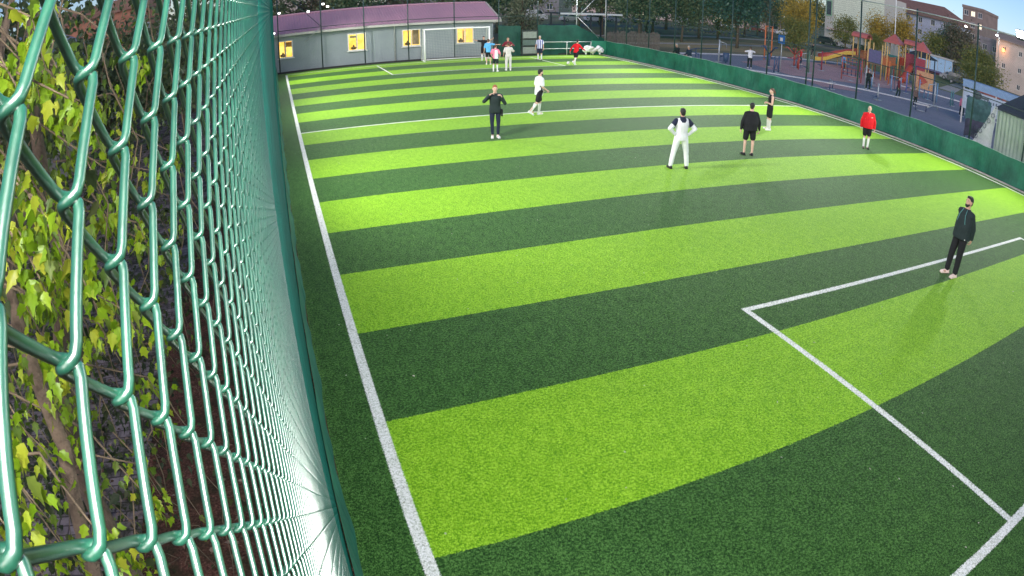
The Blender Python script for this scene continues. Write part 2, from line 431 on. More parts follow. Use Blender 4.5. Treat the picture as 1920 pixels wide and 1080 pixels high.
def tarp_strip(name, pts, zt, mat, parent, zb=0.02, amp=.04, seed=0, lean=0.0, step=.22, nz=8, normal=(1, 0)):
    """wavy hanging sheet along a polyline; zt may be a function of distance"""
    rr = random.Random(seed); P = []
    for a, b in zip(pts, pts[1:]):
        a = Vector((*a, 0)); b = Vector((*b, 0)); n = max(1, int((b - a).length / step))
        for i in range(n): P.append(a.lerp(b, i / n))
    P.append(Vector((*pts[-1], 0)))
    nr = Vector((normal[0], normal[1], 0)); V = []; F = []; L = 0; ph = [rr.uniform(0, 6.28) for _ in range(6)]
    for i, p in enumerate(P):
        if i: L += (p - P[i - 1]).length
        top = zt(L) if callable(zt) else zt
        sag = -.045 * abs(math.sin(PI * L / 3.35)) + .015 * math.sin(L * 5.1 + ph[0])
        for k in range(nz + 1):
            f = k / nz; z = zb + (top + sag - zb) * f
            o = amp * (1 - .75 * f) * (math.sin(L * 2.1 + ph[1] + f * 1.5) + .6 * math.sin(L * 4.7 + ph[2] - f * 2.2) + .35 * math.sin(L * 9.3 + ph[3] + f * 3)) + lean * (1 - f)
            V.append(p + nr * o + Vector((0, 0, z)))
    for i in range(len(P) - 1):
        for k in range(nz):
            a = i * (nz + 1) + k; F.append((a, a + nz + 1, a + nz + 2, a + 1))
    m = MB(); m.add(V, F, 0, True); return m.build(name, mat, parent)

def weave(name, axis, fixed, u0, u1, z0, z1, cell, r, mat, parent):
    """far chain link: two families of straight diagonal wires, one in front of the other"""
    Vs = []; Fs = []; H = z1 - z0; nb = 0
    for fam in (1, -1):
        s = u0 - H if fam == 1 else u0
        e = u1 if fam == 1 else u1 + H
        k = math.ceil(s / cell)
        while k * cell < e:
            b = k * cell; k += 1
            lo, hi = 0.0, H
            if fam == 1: lo = max(0, u0 - b); hi = min(H, u1 - b)
            else: lo = max(0, b - u1); hi = min(H, b - u0)
            if hi - lo < .02: continue
            for h in (lo, hi):
                u = b + fam * h
                for j in range(3):
                    a = 2 * PI * j / 3
                    du = r * math.cos(a) * fam; dn = r * math.sin(a) + fam * r * 1.1
                    p = (fixed + dn, u + du, z0 + h) if axis == 'X' else (u + du, fixed + dn, z0 + h)
                    Vs.append(p)
            Fs += [(nb + j, nb + (j + 1) % 3, nb + 3 + (j + 1) % 3, nb + 3 + j) for j in range(3)]
            nb += 6
    return npmesh(name, Vs, Fs, mat, parent)

FH = 6.2
# ---- left fence, a hand's breadth from the lens
D = .07; FX = CAM.x - D
CY, CZ = 1.031 * D, .996 * D
Y0 = CAM.y + 2.14 * D; Z0 = CAM.z - .13 * D
lf = thing('chain_link_fence', 'tall green chain link fence running close beside the lens along the left touchline', 'fence', (FX, -2, 0), group='chain link fences round the pitch')
RW = .00205
def spiral_wires(ulist, zlo, zhi, sub, n, r):
    """flattened helix wires, each hooked into its neighbours"""
    rlo = math.floor((Z0 - zhi) / (CZ / 2)); rhi = math.ceil((Z0 - zlo) / (CZ / 2))
    rows = np.arange(rlo, rhi + 1)
    prof = {5: [(0, 0), (.015, .45), (.05, .85), (.12, 1.05), (.5, 1.1), (.88, 1.05), (.95, .85), (.985, .45)], 3: [(0, 0), (.06, 1), (.94, 1)], 2: [(0, 0), (.5, 1)]}[sub]
    allV = []; allF = []; base = 0
    for j in ulist:                                   # j: left half-column index
        P = []
        for q in range(len(rows) - 1):
            ra, rb = rows[q], rows[q + 1]
            ca = j if (ra - j) % 2 == 0 else j + 1
            cb = j + 1 if ca == j else j
            fwd = cb < ca                             # going down it comes nearer, i.e. rises away: the front face
            sgn = 1 if fwd else -1
            ya, yb = Y0 + ca * CY / 2, Y0 + cb * CY / 2
            ov = r * .9
            ya += ov if ca > j else -ov; yb += ov if cb > j else -ov
            za, zb = Z0 - ra * CZ / 2, Z0 - rb * CZ / 2
            for tt, xx in prof: P.append((FX + sgn * xx * r * 1.75, ya + (yb - ya) * tt, za + (zb - za) * tt))
        P = np.array(P); T = np.gradient(P, axis=0); T /= np.linalg.norm(T, axis=1)[:, None]
        N = np.cross(T, np.array([1., 0, 0])); N /= np.linalg.norm(N, axis=1)[:, None]; B = np.cross(T, N)
        ang = np.arange(n) * 2 * PI / n
        V = P[:, None, :] + r * (np.cos(ang)[None, :, None] * N[:, None, :] + np.sin(ang)[None, :, None] * B[:, None, :])
        k = len(P); i = np.arange(k - 1)[:, None] * n; jj = np.arange(n)[None, :]
        F = np.stack([i + jj, i + (jj + 1) % n, i + n + (jj + 1) % n, i + n + jj], -1).reshape(-1, 4) + base
        allV.append(V.reshape(-1, 3)); allF.append(F); base += k * n
    return np.concatenate(allV), np.concatenate(allF)
VA, FA = [], []; off = 0
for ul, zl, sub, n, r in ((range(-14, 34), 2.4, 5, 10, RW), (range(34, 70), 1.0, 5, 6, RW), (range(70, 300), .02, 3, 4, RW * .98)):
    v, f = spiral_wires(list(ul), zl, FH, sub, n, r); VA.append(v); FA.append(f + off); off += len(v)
o = npmesh('wire_mesh', np.concatenate(VA), np.concatenate(FA), [pvc_m, pvc_far_lit], lf, True); o.location = (-FX, 2, 0)
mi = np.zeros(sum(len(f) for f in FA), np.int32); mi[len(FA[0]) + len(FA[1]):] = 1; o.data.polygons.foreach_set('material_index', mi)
yfar = Y0 + 299.5 * CY / 2
weave('wire_mesh', 'X', FX, yfar, 22.7, .02, FH, CY, RW, pvc_far_lit, lf).location = (-FX, 2, 0)
m = MB(); 
for z in (FH, 3.1): m.tube([(-.045, -14, z), (-.045, 24.7, z)], .024, 8)
m.build('rail', post_m, lf)
for k in range(10):
    y = 22.7 - k * 3.35
    m = MB(); m.tube([(-.085, y + 2, 0), (-.085, y + 2, FH + .1)], .035, 8); m.build('post', post_m, lf)
o = tarp_strip('tarp', [(-.69, -24.4), (-.69, 22.6)], .62, tarp_m, None, amp=.015, lean=.075, seed=3, normal=(1, 0), step=.12)
o.parent = lf; o.location = (-FX, 2, 0)

# ---- right fence
XR = 24.85
rf = thing('chain_link_fence', 'tall chain link fence with a low green tarpaulin between the pitch and the playground', 'fence', (XR, 0, 0), group='chain link fences round the pitch')
weave('wire_mesh', 'X', .03, -24, 22.7, .9, 6.15, .075, .0019, wire_far_m, rf)
rp = [22.7, 19.5, 16.3, 13.04, 9.98, 6.97, 3.65, .45, -.05, -3.2, -6.75, -10.3, -13.3, -16.7, -20.1, -23.6]
for y in rp:
    m = MB(); m.tube([(.09, y, 0), (.09, y, 6.25)], .042, 8); m.ell((.09, y, 6.26), (.045, .045, .03)); m.build('post', post_m, rf)
for z, r, mm in ((6.16, .035, galv_m), (3.15, .022, post_m)):
    m = MB()
    for a, b in zip(rp, rp[1:]): m.tube([(.03, a, z), (.03, b, z)], r, 6)
    m.build('rail', mm, rf)
o = tarp_strip('tarp', [(XR - .07, 22.6), (XR - .07, -24)], 1.14, tarp_m, None, amp=.06, lean=-.06, seed=8)
o.parent = rf; o.location = (-XR, 0, 0)
m = MB()                                              # white piping rope along the tarp's top hem
pts = [(-.10, 22.6 - i * .3, 1.16 - .045 * abs(math.sin(PI * i * .3 / 3.35))) for i in range(155)]
m.tube(pts, .009, 5); m.build('hem_rope', pm('pale_green_rope', (.35, .55, .45), .7, .1), rf)

# ---- far fence behind the goal, with gate
YB = 22.7
ff = thing('chain_link_fence', 'far chain link fence behind the white goal with dark green tarpaulin and braces', 'fence', (12, YB, 0), group='chain link fences round the pitch')
weave('wire_mesh', 'Y', 0, -12.6, 12.8, .05, 6.1, .075, .0019, wire_far_m, ff)
fx = [-.4, 2.68, 5.75, 8.95, 12.4, 15.85, 19.0, 22.3, 24.9]
for x in fx:
    m = MB(); m.tube([(x - 12, .08, 0), (x - 12, .08, 6.2)], .045, 8); m.build('post', galv_m if x > 20 else post_m, ff)
for z in (6.1, 3.08):
    m = MB(); m.tube([(-12.4, .03, z), (12.9, .03, z)], .026, 6); m.build('rail', post_m, ff)
def brace(a, b, r=.03, mm=None):
    m = MB(); m.tube([a, b], r, 6); return m.build('brace', mm or galv_m, ff)
brace((2.68 - 12, .05, 3.1), (.7 - 12, .9, 5.2), .022, post_m); brace((2.6 - 12, .08, 3.0), (1.55 - 12, .5, 2.1), .02)
brace((22.35 - 12, .03, 3.05), (24.2 - 12, -.1, 1.35)); brace((22.4 - 12, .0, 3.1), (23.9 - 12, .0, 4.6))
for (x0, x1, zt, mm, sd) in ((15.75, 17.55, lambda L: 2.38, tarp_dk, 1), (18.95, 22.3, lambda L: 2.4, tarp_dk, 2), (22.3, 24.75, lambda L: 2.35 - .42 * L if L < 2.9 else 1.1, tarp_dk, 3)):
    o = tarp_strip('tarp', [(x0, YB - .09), (x1, YB - .09)], zt, mm, None, amp=.03, seed=sd, normal=(0, -1))
    o.parent = ff; o.location = (-12, -YB, 0)
o = tarp_strip('tarp', [(23.55, YB - .16), (24.78, YB - .3)], 1.15, tarp_lt, None, amp=.05, seed=11, normal=(0, -1)); o.parent = ff; o.location = (-12, -YB, 0)
m = MB(); m.box((0, -.03, .06), (25.2, .12, .12)); m.build('base_curb', pm('black_rubber_curb', (.02, .02, .02), .7, .2), ff)
gate = thing('metal_gate', 'narrow dark metal gate with pale panels in the far fence beside the clubhouse', 'gate', (18.25, YB - .2, 0))
m = MB(); m.box((-.62, 0, 1.0), (.07, .07, 2.0)); m.box((.62, 0, 1.0), (.07, .07, 2.0)); m.box((0, 0, 1.965), (1.17, .07, .07)); m.box((0, 0, .1), (1.17, .07, .07)); m.box((0, 0, 1.3), (1.17, .05, .05)); m.box((0, 0, .75), (1.17, .05, .05))
m.build('gate_frame', pm('black_gate_steel', (.02, .03, .03), .5), gate)
gp = pm('grey_sheet_panel', (.20, .23, .21), .6, .15)
for z, h, mm in ((1.62, .52, gp), (1.02, .42, pm('dark_mesh_panel', (.08, .12, .11), .7)), (.42, .5, gp)):
    m = MB(); m.box((0, 0, z), (1.15, .015, h)); m.build('panel', mm, gate)
m = MB(); m.tube([(.5, -.05, 1.05), (.5, -.1, 1.05), (.4, -.1, 1.05)], .012, 6); m.build('handle', galv_m, gate)
white_pipe = pm('white_painted_pipe', (.72, .76, .74), .45, .08)
br = thing('barrier_rail', 'low two-bar white barrier rail in front of the tarpaulin at the far right corner', 'barrier', (21.7, YB - .35, 0))
m = MB()
for z in (1.05, .52): m.tube([(-2.55, 0, z), (1.75, 0, z)], .022, 6)
m.build('bar', white_pipe, br)
for x in (-2.5, -.4, 1.7):
    m = MB(); m.tube([(x, 0, 0), (x, 0, 1.06)], .022, 6); m.build('post', white_pipe, br)

# ================================================================ FLOODLIGHTS (fence lamps, one of them an added fill)
lamp_glow = emat('floodlight_led_face', (1, .99, .95), 60)
house_m = pm('floodlight_housing', (.10, .10, .11), .4, .1, metal=.5)
def floodlight(x, y, z, aim, label, power=FLOOD_W, head_only=False, double=False):
    d = (Vector(aim) - Vector((x, y, z))).normalized()
    g = thing('floodlight', label, 'floodlight', (x, y, z), group='floodlights on top of the fences')
    q = d.to_track_quat('Y', 'Z').to_matrix()
    def tr(m):
        m.v = [tuple(q @ Vector(v)) for v in m.v]; return m
    m = MB(); m.box((0, -.03, 0), (.46, .08, .34))
    for k in range(7): m.box((-.18 + k * .06, -.095, 0), (.012, .05, .3))
    tr(m).build('housing', house_m, g)
    m = MB(); m.box((0, .016, 0), (.41, .006, .29)); o = tr(m).build('led_panel', lamp_glow, g)
    m = MB(); m.bar((-.25, 0, 0), (-.25, -.02, -.24), .02, .04); m.bar((.25, 0, 0), (.25, -.02, -.24), .02, .04); m.bar((-.26, -.02, -.25), (.26, -.02, -.25), .02, .04)
    tr(m).build('bracket', post_m, g)
    ld = bpy.data.lights.new('floodlight_beam', 'SPOT'); ld.energy = power; ld.color = FLOOD_COL; ld.spot_size = R(150); ld.spot_blend = .6; ld.shadow_soft_size = .35
    lo = bpy.data.objects.new('floodlight_beam', ld); COL.objects.link(lo); lo.parent = g
    lo.location = d * .06; lo.rotation_mode = 'QUATERNION'; lo.rotation_quaternion = d.to_track_quat('-Z', 'Y')
    return g
for y, lb in ((-12.75, 'lit white floodlight on the right fence rail nearest the lens, above the metal shed'), (-1.2, 'lit floodlight on the right fence in front of the shuttered pale building'),
              (9.98, 'lit floodlight on the right fence among the dark park trees'), (20.6, 'farthest lit floodlight on the right fence above the corner')):
    floodlight(24.6, y, 6.3, (9, y * .75, 0), lb)
for y, lb in ((-17.4, 'lit floodlight on the left fence beside the near penalty box'), (-8.5, 'lit floodlight on the left fence between near box and halfway'),
              (4.5, 'lit floodlight on the left fence just past the halfway line'), (17.5, 'lit floodlight on the left fence near the clubhouse')):
    floodlight(-.3, y, 6.6, (12, y * .8, 0), lb, FLOOD_W * (.15 if y < -15 else 1))
floodlight(24.6, -21.5, 6.3, (12, -17, 0), 'added unseen fill floodlight on the right fence out past the near goal', FLOOD_W * .3)  # added lamp out of view, brightens the near right turf
floodlight(-.15, -25.0, 6.3, (-.8, -18, 1.5), 'lit floodlight on the corner post just behind the lens', 2100)
def small_lamp(x, y, z, lb, aim):
    g = thing('spot_lamp', lb, 'lamp', (x, y, z), group='small lamps round the clubhouse')
    d = Vector(aim).normalized(); q = d.to_track_quat('Y', 'Z').to_matrix()
    m = MB(); m.box((0, 0, 0), (.2, .1, .15)); m.box((0, -.1, -.02), (.05, .16, .04)); m.v = [tuple(q @ Vector(v)) for v in m.v]; m.build('housing', house_m, g)
    m = MB(); m.box((0, .054, 0), (.17, .006, .12)); m.v = [tuple(q @ Vector(v)) for v in m.v]; m.build('led_panel', emat('small_lamp_face', (1, 1, .98), 6), g)
for a in ((-.28, 22.55, 4.42, 'small lit lamp by the left end of the far fence, above the pink roof', (.3, -1, -.3)), (1.78, 22.5, 4.3, 'small lit lamp on the diagonal brace over the clubhouse roof', (.2, -1, -.3)),
          (2.85, 22.5, 4.74, 'upper lamp of the lit pair on the far fence post over the roof', (0, -1, -.3)), (3.17, 22.5, 4.53, 'lower right lamp of the lit pair on the far fence post over the roof', (.1, -1, -.3)),
          (-.72, 22.5, 3.02, 'lowest small lit lamp seen against the left fence mesh', (.4, -1, -.4))):
    small_lamp(*a)
# ================================================================ GOAL AND CLUBHOUSE
goal = thing('goal', 'white football goal with net in front of the grey clubhouse', 'goal', (12.2, 21.3, 0))
HW_, HH, GD = 2.4, 2.34, 1.15
wp = pm('white_goal_paint', (.82, .83, .82), .35, .05, spec=.5)
for s, nm in ((-1, 'post'), (1, 'post')):
    m = MB(); m.tube([(s * HW_, 0, 0), (s * HW_, 0, HH)], .055, 10); m.build(nm, wp, goal)
m = MB(); m.tube([(-HW_ - .055, 0, HH + .0), (HW_ + .055, 0, HH + .0)], .055, 10); m.build('crossbar', wp, goal)
m = MB()
for s in (-1, 1):
    m.tube([(s * HW_, 0, HH), (s * HW_, GD * .45, HH - .02), (s * HW_, GD, .03)], .025, 8); m.tube([(s * HW_, 0, .03), (s * HW_, GD, .03)], .03, 8)
m.tube([(-HW_, GD, .03), (HW_, GD, .03)], .03, 8)
m.build('back_frame', wp, goal)
m = MB()
def net_pt(u, v):                                   # u across, v from crossbar down the back
    x = -HW_ + 2 * HW_ * u
    if v < .2: y, z = GD * .45 * v / .2, HH - .04 * math.sin(PI * u)
    else:
        f = (v - .2) / .8; y = GD * .45 + GD * .55 * f; z = (HH - .02) * (1 - f)
    y += .08 * math.sin(PI * u) * math.sin(PI * v)
    return (x, y, max(z, .02))
for i in range(41): m.tube([net_pt(i / 40, k / 14) for k in range(15)], .0045, 3, cap=False)
for k in range(1, 25): m.tube([net_pt(i / 16, k / 24) for i in range(17)], .0045, 3, cap=False)
for s in (-1, 1):
    for i in range(1, 10):
        y = GD * i / 10; zt = HH if y < GD * .45 else HH * (1 - (y - GD * .45) / (GD * .55))
        m.tube([(s * HW_, y, .03), (s * HW_, y, zt)], .0045, 3, cap=False)
    for k in range(1, 19):
        z = HH * k / 19; ym = GD * .45 + GD * .55 * (1 - z / HH); m.tube([(s * HW_, 0, z), (s * HW_, ym, z)], .0045, 3, cap=False)
m.build('net', pm('white_net_cord', (.62, .66, .66), .8, .05), goal)

club = thing('clubhouse', 'long low grey prefab clubhouse with mauve metal roof and lit windows behind the goal', 'building', (7.5, 23.35, 0))
def wallmat():
    t = NT('grey_sandwich_panel'); c = t.coord()
    w = t.n('ShaderNodeTexWave'); w.bands_direction = 'X'; t.l(c, w.inputs['Vector']); w.inputs['Scale'].default_value = 2.6
    n = t.noise(c, .7, 4)
    col = t.ramp(n, [(.3, (.25, .29, .31)), (.7, (.31, .35, .37))])
    return t.pbr(col, .5, spec=.4, normal=t.bump(w.outputs[1], .25, .02))
wall_m = wallmat()
# front wall with window openings cut as real holes
WX = [(-.45, .62), (4.6, 5.95), (8.6, 9.98), (12.7, 14.05)]; WZ = (1.05, 2.33)
m = MB(); x = -3.5; X1 = 15.6; TH = .12; HWL = 2.66
def wb(x0, x1, z0, z1): m.box(((x0 + x1) / 2 - 7.5, TH / 2, (z0 + z1) / 2), (x1 - x0, TH, z1 - z0))
for a, b in WX:
    wb(x, a, 0, HWL); wb(a, b, 0, WZ[0]); wb(a, b, WZ[1], HWL); x = b
wb(x, X1, 0, HWL)
for xx in (-3.44, X1 - .06): m.box((xx - 7.5, 3.3 + TH / 2, HWL / 2), (.12, 6.6 - TH * 2 + .2, HWL))
m.box((6.05 - 7.5, 6.6, HWL / 2), (19.1, .12, HWL))
m.v = [tuple(v) for v in m.v]; m.build('wall', wall_m, club)
# gable end
m = MB(); m.add([(X1 - 7.5 + .003, 0, HWL), (X1 - 7.5 + .003, 6.6, HWL), (X1 - 7.5 + .003, 3.3, 4.0), (X1 - 7.5 - .1, 0, HWL), (X1 - 7.5 - .1, 6.6, HWL), (X1 - 7.5 - .1, 3.3, 4.0)], [(0, 1, 2), (5, 4, 3), (0, 2, 5, 3), (1, 4, 5, 2)])
m.build('gable', wall_m, club)
t = NT('mauve_roof_sheet'); c = t.coord()
n = t.noise(c, .35, 3)
roof_m = t.pbr(t.ramp(n, [(.3, (.44, .25, .33)), (.7, (.54, .29, .37))]), .42, spec=.5, normal=t.bump(t.noise(c, 20, 2), .05))
def roof_side(y0, z0, y1, z1, nm):
    m = MB(); n = 95; x0, x1 = -4.0 - 7.5, 16.05 - 7.5; dx = (x1 - x0) / n
    d = Vector((0, y1 - y0, z1 - z0)).normalized(); up = Vector((0, -d.z, d.y)) * (1 if y1 > y0 else -1)
    prof = []
    for i in range(n):                                # trapezoidal ribs
        for f, h in ((0, 0), (.55, 0), (.65, .035), (.9, .035)): prof.append((x0 + (i + f) * dx, h))
    prof.append((x1, 0))
    A = [Vector((px, y0, z0)) + up * h for px, h in prof]; B = [Vector((px, y1, z1)) + up * h for px, h in prof]
    k = len(prof); C_ = [v - up * .05 for v in A]; D_ = [v - up * .05 for v in B]
    V = A + B + C_ + D_
    F = [(i, i + 1, k + i + 1, k + i) for i in range(k - 1)] + [(2 * k + i, 3 * k + i, 3 * k + i + 1, 2 * k + i + 1) for i in range(k - 1)] + [(i, 2 * k + i, 2 * k + i + 1, i + 1) for i in range(k - 1)] + [(0, k, 3 * k, 2 * k), (k - 1, 3 * k - 1, 4 * k - 1, 2 * k - 1)]
    m.add(V, F); m.build(nm, roof_m, club)
roof_side(-.32, 2.82, 3.3, 4.12, 'roof'); roof_side(6.95, 2.82, 3.3, 4.12, 'roof')
m = MB(); m.tube([(-11.5, 3.3, 4.16), (8.55, 3.3, 4.16)], .07, 8); m.build('ridge_cap', roof_m, club)
trim = pm('cream_trim', (.50, .49, .45), .5, .08)
m = MB(); m.box((-1.48, -.36, 2.74), (20.2, .1, .17)); m.build('gutter', trim, club)
m = MB(); m.bar((8.62, -.36, 2.80), (8.62, 3.3, 4.13), .05, .14); m.bar((8.62, 6.95, 2.80), (8.62, 3.3, 4.13), .05, .14); m.build('verge_board', trim, club)
m = MB(); m.tube([(8.05 - 7.5, -.06, .05), (8.05 - 7.5, -.06, 2.6), (8.05 - 7.5, -.3, 2.7)], .045, 8); m.build('downpipe', pm('pale_downpipe', (.5, .52, .52), .5), club)
lit = NT('lit_room'); c = lit.coord(); e = lit.n('ShaderNodeEmission')
lit.l(lit.ramp(lit.noise(c, 1.1, 2), [(.4, (1.0, .52, .07)), (.62, (1.0, .74, .17))]), e.inputs[0]); e.inputs[1].default_value = 1.8; lit.l(e.outputs[0], lit.out.inputs[0])
lit_m = lit.mat; sash = pm('white_window_frame', (.75, .74, .70), .4, .05)
curtain = pm('orange_curtain', (.7, .30, .10), .9, .3); wood = pm('dark_furniture', (.16, .08, .03), .7)
for i, (a, b) in enumerate(WX):
    w_, h_ = b - a, WZ[1] - WZ[0]; cx, cz = (a + b) / 2 - 7.5, (WZ[0] + WZ[1]) / 2
    m = MB(); fw = .07
    m.box((cx, -.012, WZ[0] + fw / 2), (w_, .09, fw)); m.box((cx, -.012, WZ[1] - fw / 2), (w_, .09, fw))
    m.box((cx - w_ / 2 + fw / 2, -.012, cz), (fw, .09, h_ - 2 * fw)); m.box((cx + w_ / 2 - fw / 2, -.012, cz), (fw, .09, h_ - 2 * fw)); m.box((cx, -.008, cz), (fw * .9, .07, h_ - 2 * fw))
    f = m.build('window', sash, club)
    g = NT('window_glass'); gb = g.n('ShaderNodeBsdfTransparent'); gg = g.n('ShaderNodeBsdfGlossy'); gg.inputs['Roughness'].default_value = .05
    mx = g.n('ShaderNodeMixShader'); mx.inputs[0].default_value = .06; g.l(gb.outputs[0], mx.inputs[1]); g.l(gg.outputs[0], mx.inputs[2]); g.l(mx.outputs[0], g.out.inputs[0])
    m = MB(); m.box((cx, .02, cz), (w_ - 2 * fw, .006, h_ - 2 * fw)); m.build('pane', g.mat, f)
    m = MB(); m.box((cx, -.06, WZ[0] - .03), (w_ + .16, .12, .05)); m.build('sill', sash, f)
    # the lit room behind
    m = MB(); m.box((cx, 1.9, 1.5), (w_ + 1.6, .05, 2.4)); m.build('lit_back_wall', lit_m, f)
    m = MB()
    if i == 0: m.box((cx + .25, .5, 2.0), (.6, .3, .35)); m.box((cx - .05, .3, 1.7), (.06, .05, 1.2))
    elif i == 1: m.box((cx - .18, .6, 2.05), (.5, .2, .14)); m.box((cx + .1, .9, 1.75), (.1, .1, 1.1))
    elif i == 2: m.box((cx + .42, .5, 1.7), (.45, .3, 1.1)); m.box((cx - .12, .5, 1.75), (.07, .05, 1.1))
    else: m.box((cx + .1, .8, 1.4), (.07, .1, 1.2))
    m.build('curtain', [curtain, trim, pm('taupe_curtain', (.4, .3, .2), .8), curtain][i], f)
    m = MB(); m.ell((cx - .2, .45, 1.22), (.22, .15, .12)); m.ell((cx - .2, .45, 1.36), (.07, .07, .1)); m.build('houseplant', wood, f)
    ld = bpy.data.lights.new('room_lamp', 'POINT'); ld.energy = 14; ld.color = (1, .72, .35); ld.shadow_soft_size = .15
    lo = bpy.data.objects.new('room_lamp', ld); COL.objects.link(lo); lo.parent = club; lo.location = (cx, 1.0, 2.3)
m = MB(); m.box((-1.4, 3.3, 2.58), (19.5, 6.3, .06)); m.build('ceiling', trim, club)
# ================================================================ PEOPLE
def skin(name, c): return pm(name, c, .55, .08, 20, .05, 60)
SK = skin('skin', (.52, .31, .22)); SKP = skin('pale_skin', (.62, .40, .31))
def cloth(name, c, rough=.8, var=.14): return pm(name, c, rough, var, 7, .35, 18, spec=.25, sheen=.0, bdist=.03)
BLK = cloth('black_cloth', (.014, .015, .018)); NVY = cloth('navy_cloth', (.018, .024, .05)); CHAR = cloth('charcoal_cloth', (.02, .032, .034))
WHT = cloth('white_cloth', (.74, .76, .78)); GRYW = cloth('off_white_cloth', (.60, .58, .57)); RED = cloth('red_cloth', (.62, .012, .02)); MAR = cloth('maroon_cloth', (.16, .02, .035))
CYA = cloth('light_blue_cloth', (.12, .42, .75)); PNK = cloth('pink_cloth', (.85, .22, .33)); SLV = cloth('pale_stripe_cloth', (.65, .66, .66)); CREAM = cloth('cream_shoe', (.78, .62, .55))
TEAL = cloth('teal_piping', (.10, .26, .26)); SHB = cloth('black_shoe', (.02, .02, .022), .5); SHW = cloth('white_shoe', (.75, .76, .74), .5); BALLM = cloth('grey_cloth', (.25, .27, .28))
HB = pm('black_hair', (.012, .010, .010), .6, .3, 40, .4, 120); HBR = pm('brown_hair', (.09, .05, .03), .6, .3, 40, .4, 120); HRD = pm('reddish_hair', (.30, .10, .04), .6, .3, 40, .4, 120); HGR = pm('grey_hair', (.42, .40, .38), .6, .2, 40, .4, 120)
def stripes(name, a, b, sc):
    t = NT(name); c = t.coord(); x = t.sep(c)[0]; f = t.math('GREATER_THAN', t.math('SINE', t.math('MULTIPLY', x, sc)), 0)
    return t.pbr(t.mix(f, a, b), .8, spec=.25)
STRP = stripes('blue_white_stripes', (.66, .68, .74), (.03, .05, .28), 52)
EYE = pm('eye', (.02, .015, .012), .2, .0, 5, 0)

def remesh_build(parts, name, mat, parent, voxel, smooth=2, extra=None):
    """union of overlapping shells -> one continuous surface"""
    me = bpy.data.meshes.new('t'); me.from_pydata(parts.v, [], parts.f); me.update()
    o = bpy.data.objects.new('t', me); COL.objects.link(o)
    r = o.modifiers.new('r', 'REMESH'); r.mode = 'VOXEL'; r.voxel_size = voxel; r.use_smooth_shade = True
    sm = o.modifiers.new('s', 'SMOOTH'); sm.factor = .6; sm.iterations = smooth
    dg = bpy.context.evaluated_depsgraph_get(); dg.update()
    out = bpy.data.meshes.new_from_object(o.evaluated_get(dg)); out.name = name
    bpy.data.objects.remove(o); bpy.data.meshes.remove(me)
    if extra is not None and extra.v:
        bm = bmesh.new(); bm.from_mesh(out); e = bpy.data.meshes.new('e'); e.from_pydata(extra.v, [], extra.f); bm.from_mesh(e)
        bmesh.ops.recalc_face_normals(bm, faces=bm.faces); bm.to_mesh(out); bm.free(); bpy.data.meshes.remove(e)
        out.polygons.foreach_set('use_smooth', [True] * len(out.polygons))
    out.materials.clear(); out.materials.append(mat)
    ob = bpy.data.objects.new(name, out); link(ob, parent)
    return ob

def cone(mb, a, b, ra, rb, n=12):
    a = Vector(a); b = Vector(b); mb.tube([a, b], [ra, rb], n, cap=True); mb.ell(a, (ra, ra, ra), nu=n, nv=8); mb.ell(b, (rb, rb, rb), nu=n, nv=8)

def oval(c, w, d, ax, ay, n=16, sq=.85):
    out = []
    for i in range(n):
        t = 2 * PI * i / n; cx, sy = math.cos(t), math.sin(t)
        out.append(Vector(c) + ax * (w * math.copysign(abs(cx) ** sq, cx)) + ay * (d * math.copysign(abs(sy) ** sq, sy)))
    return out

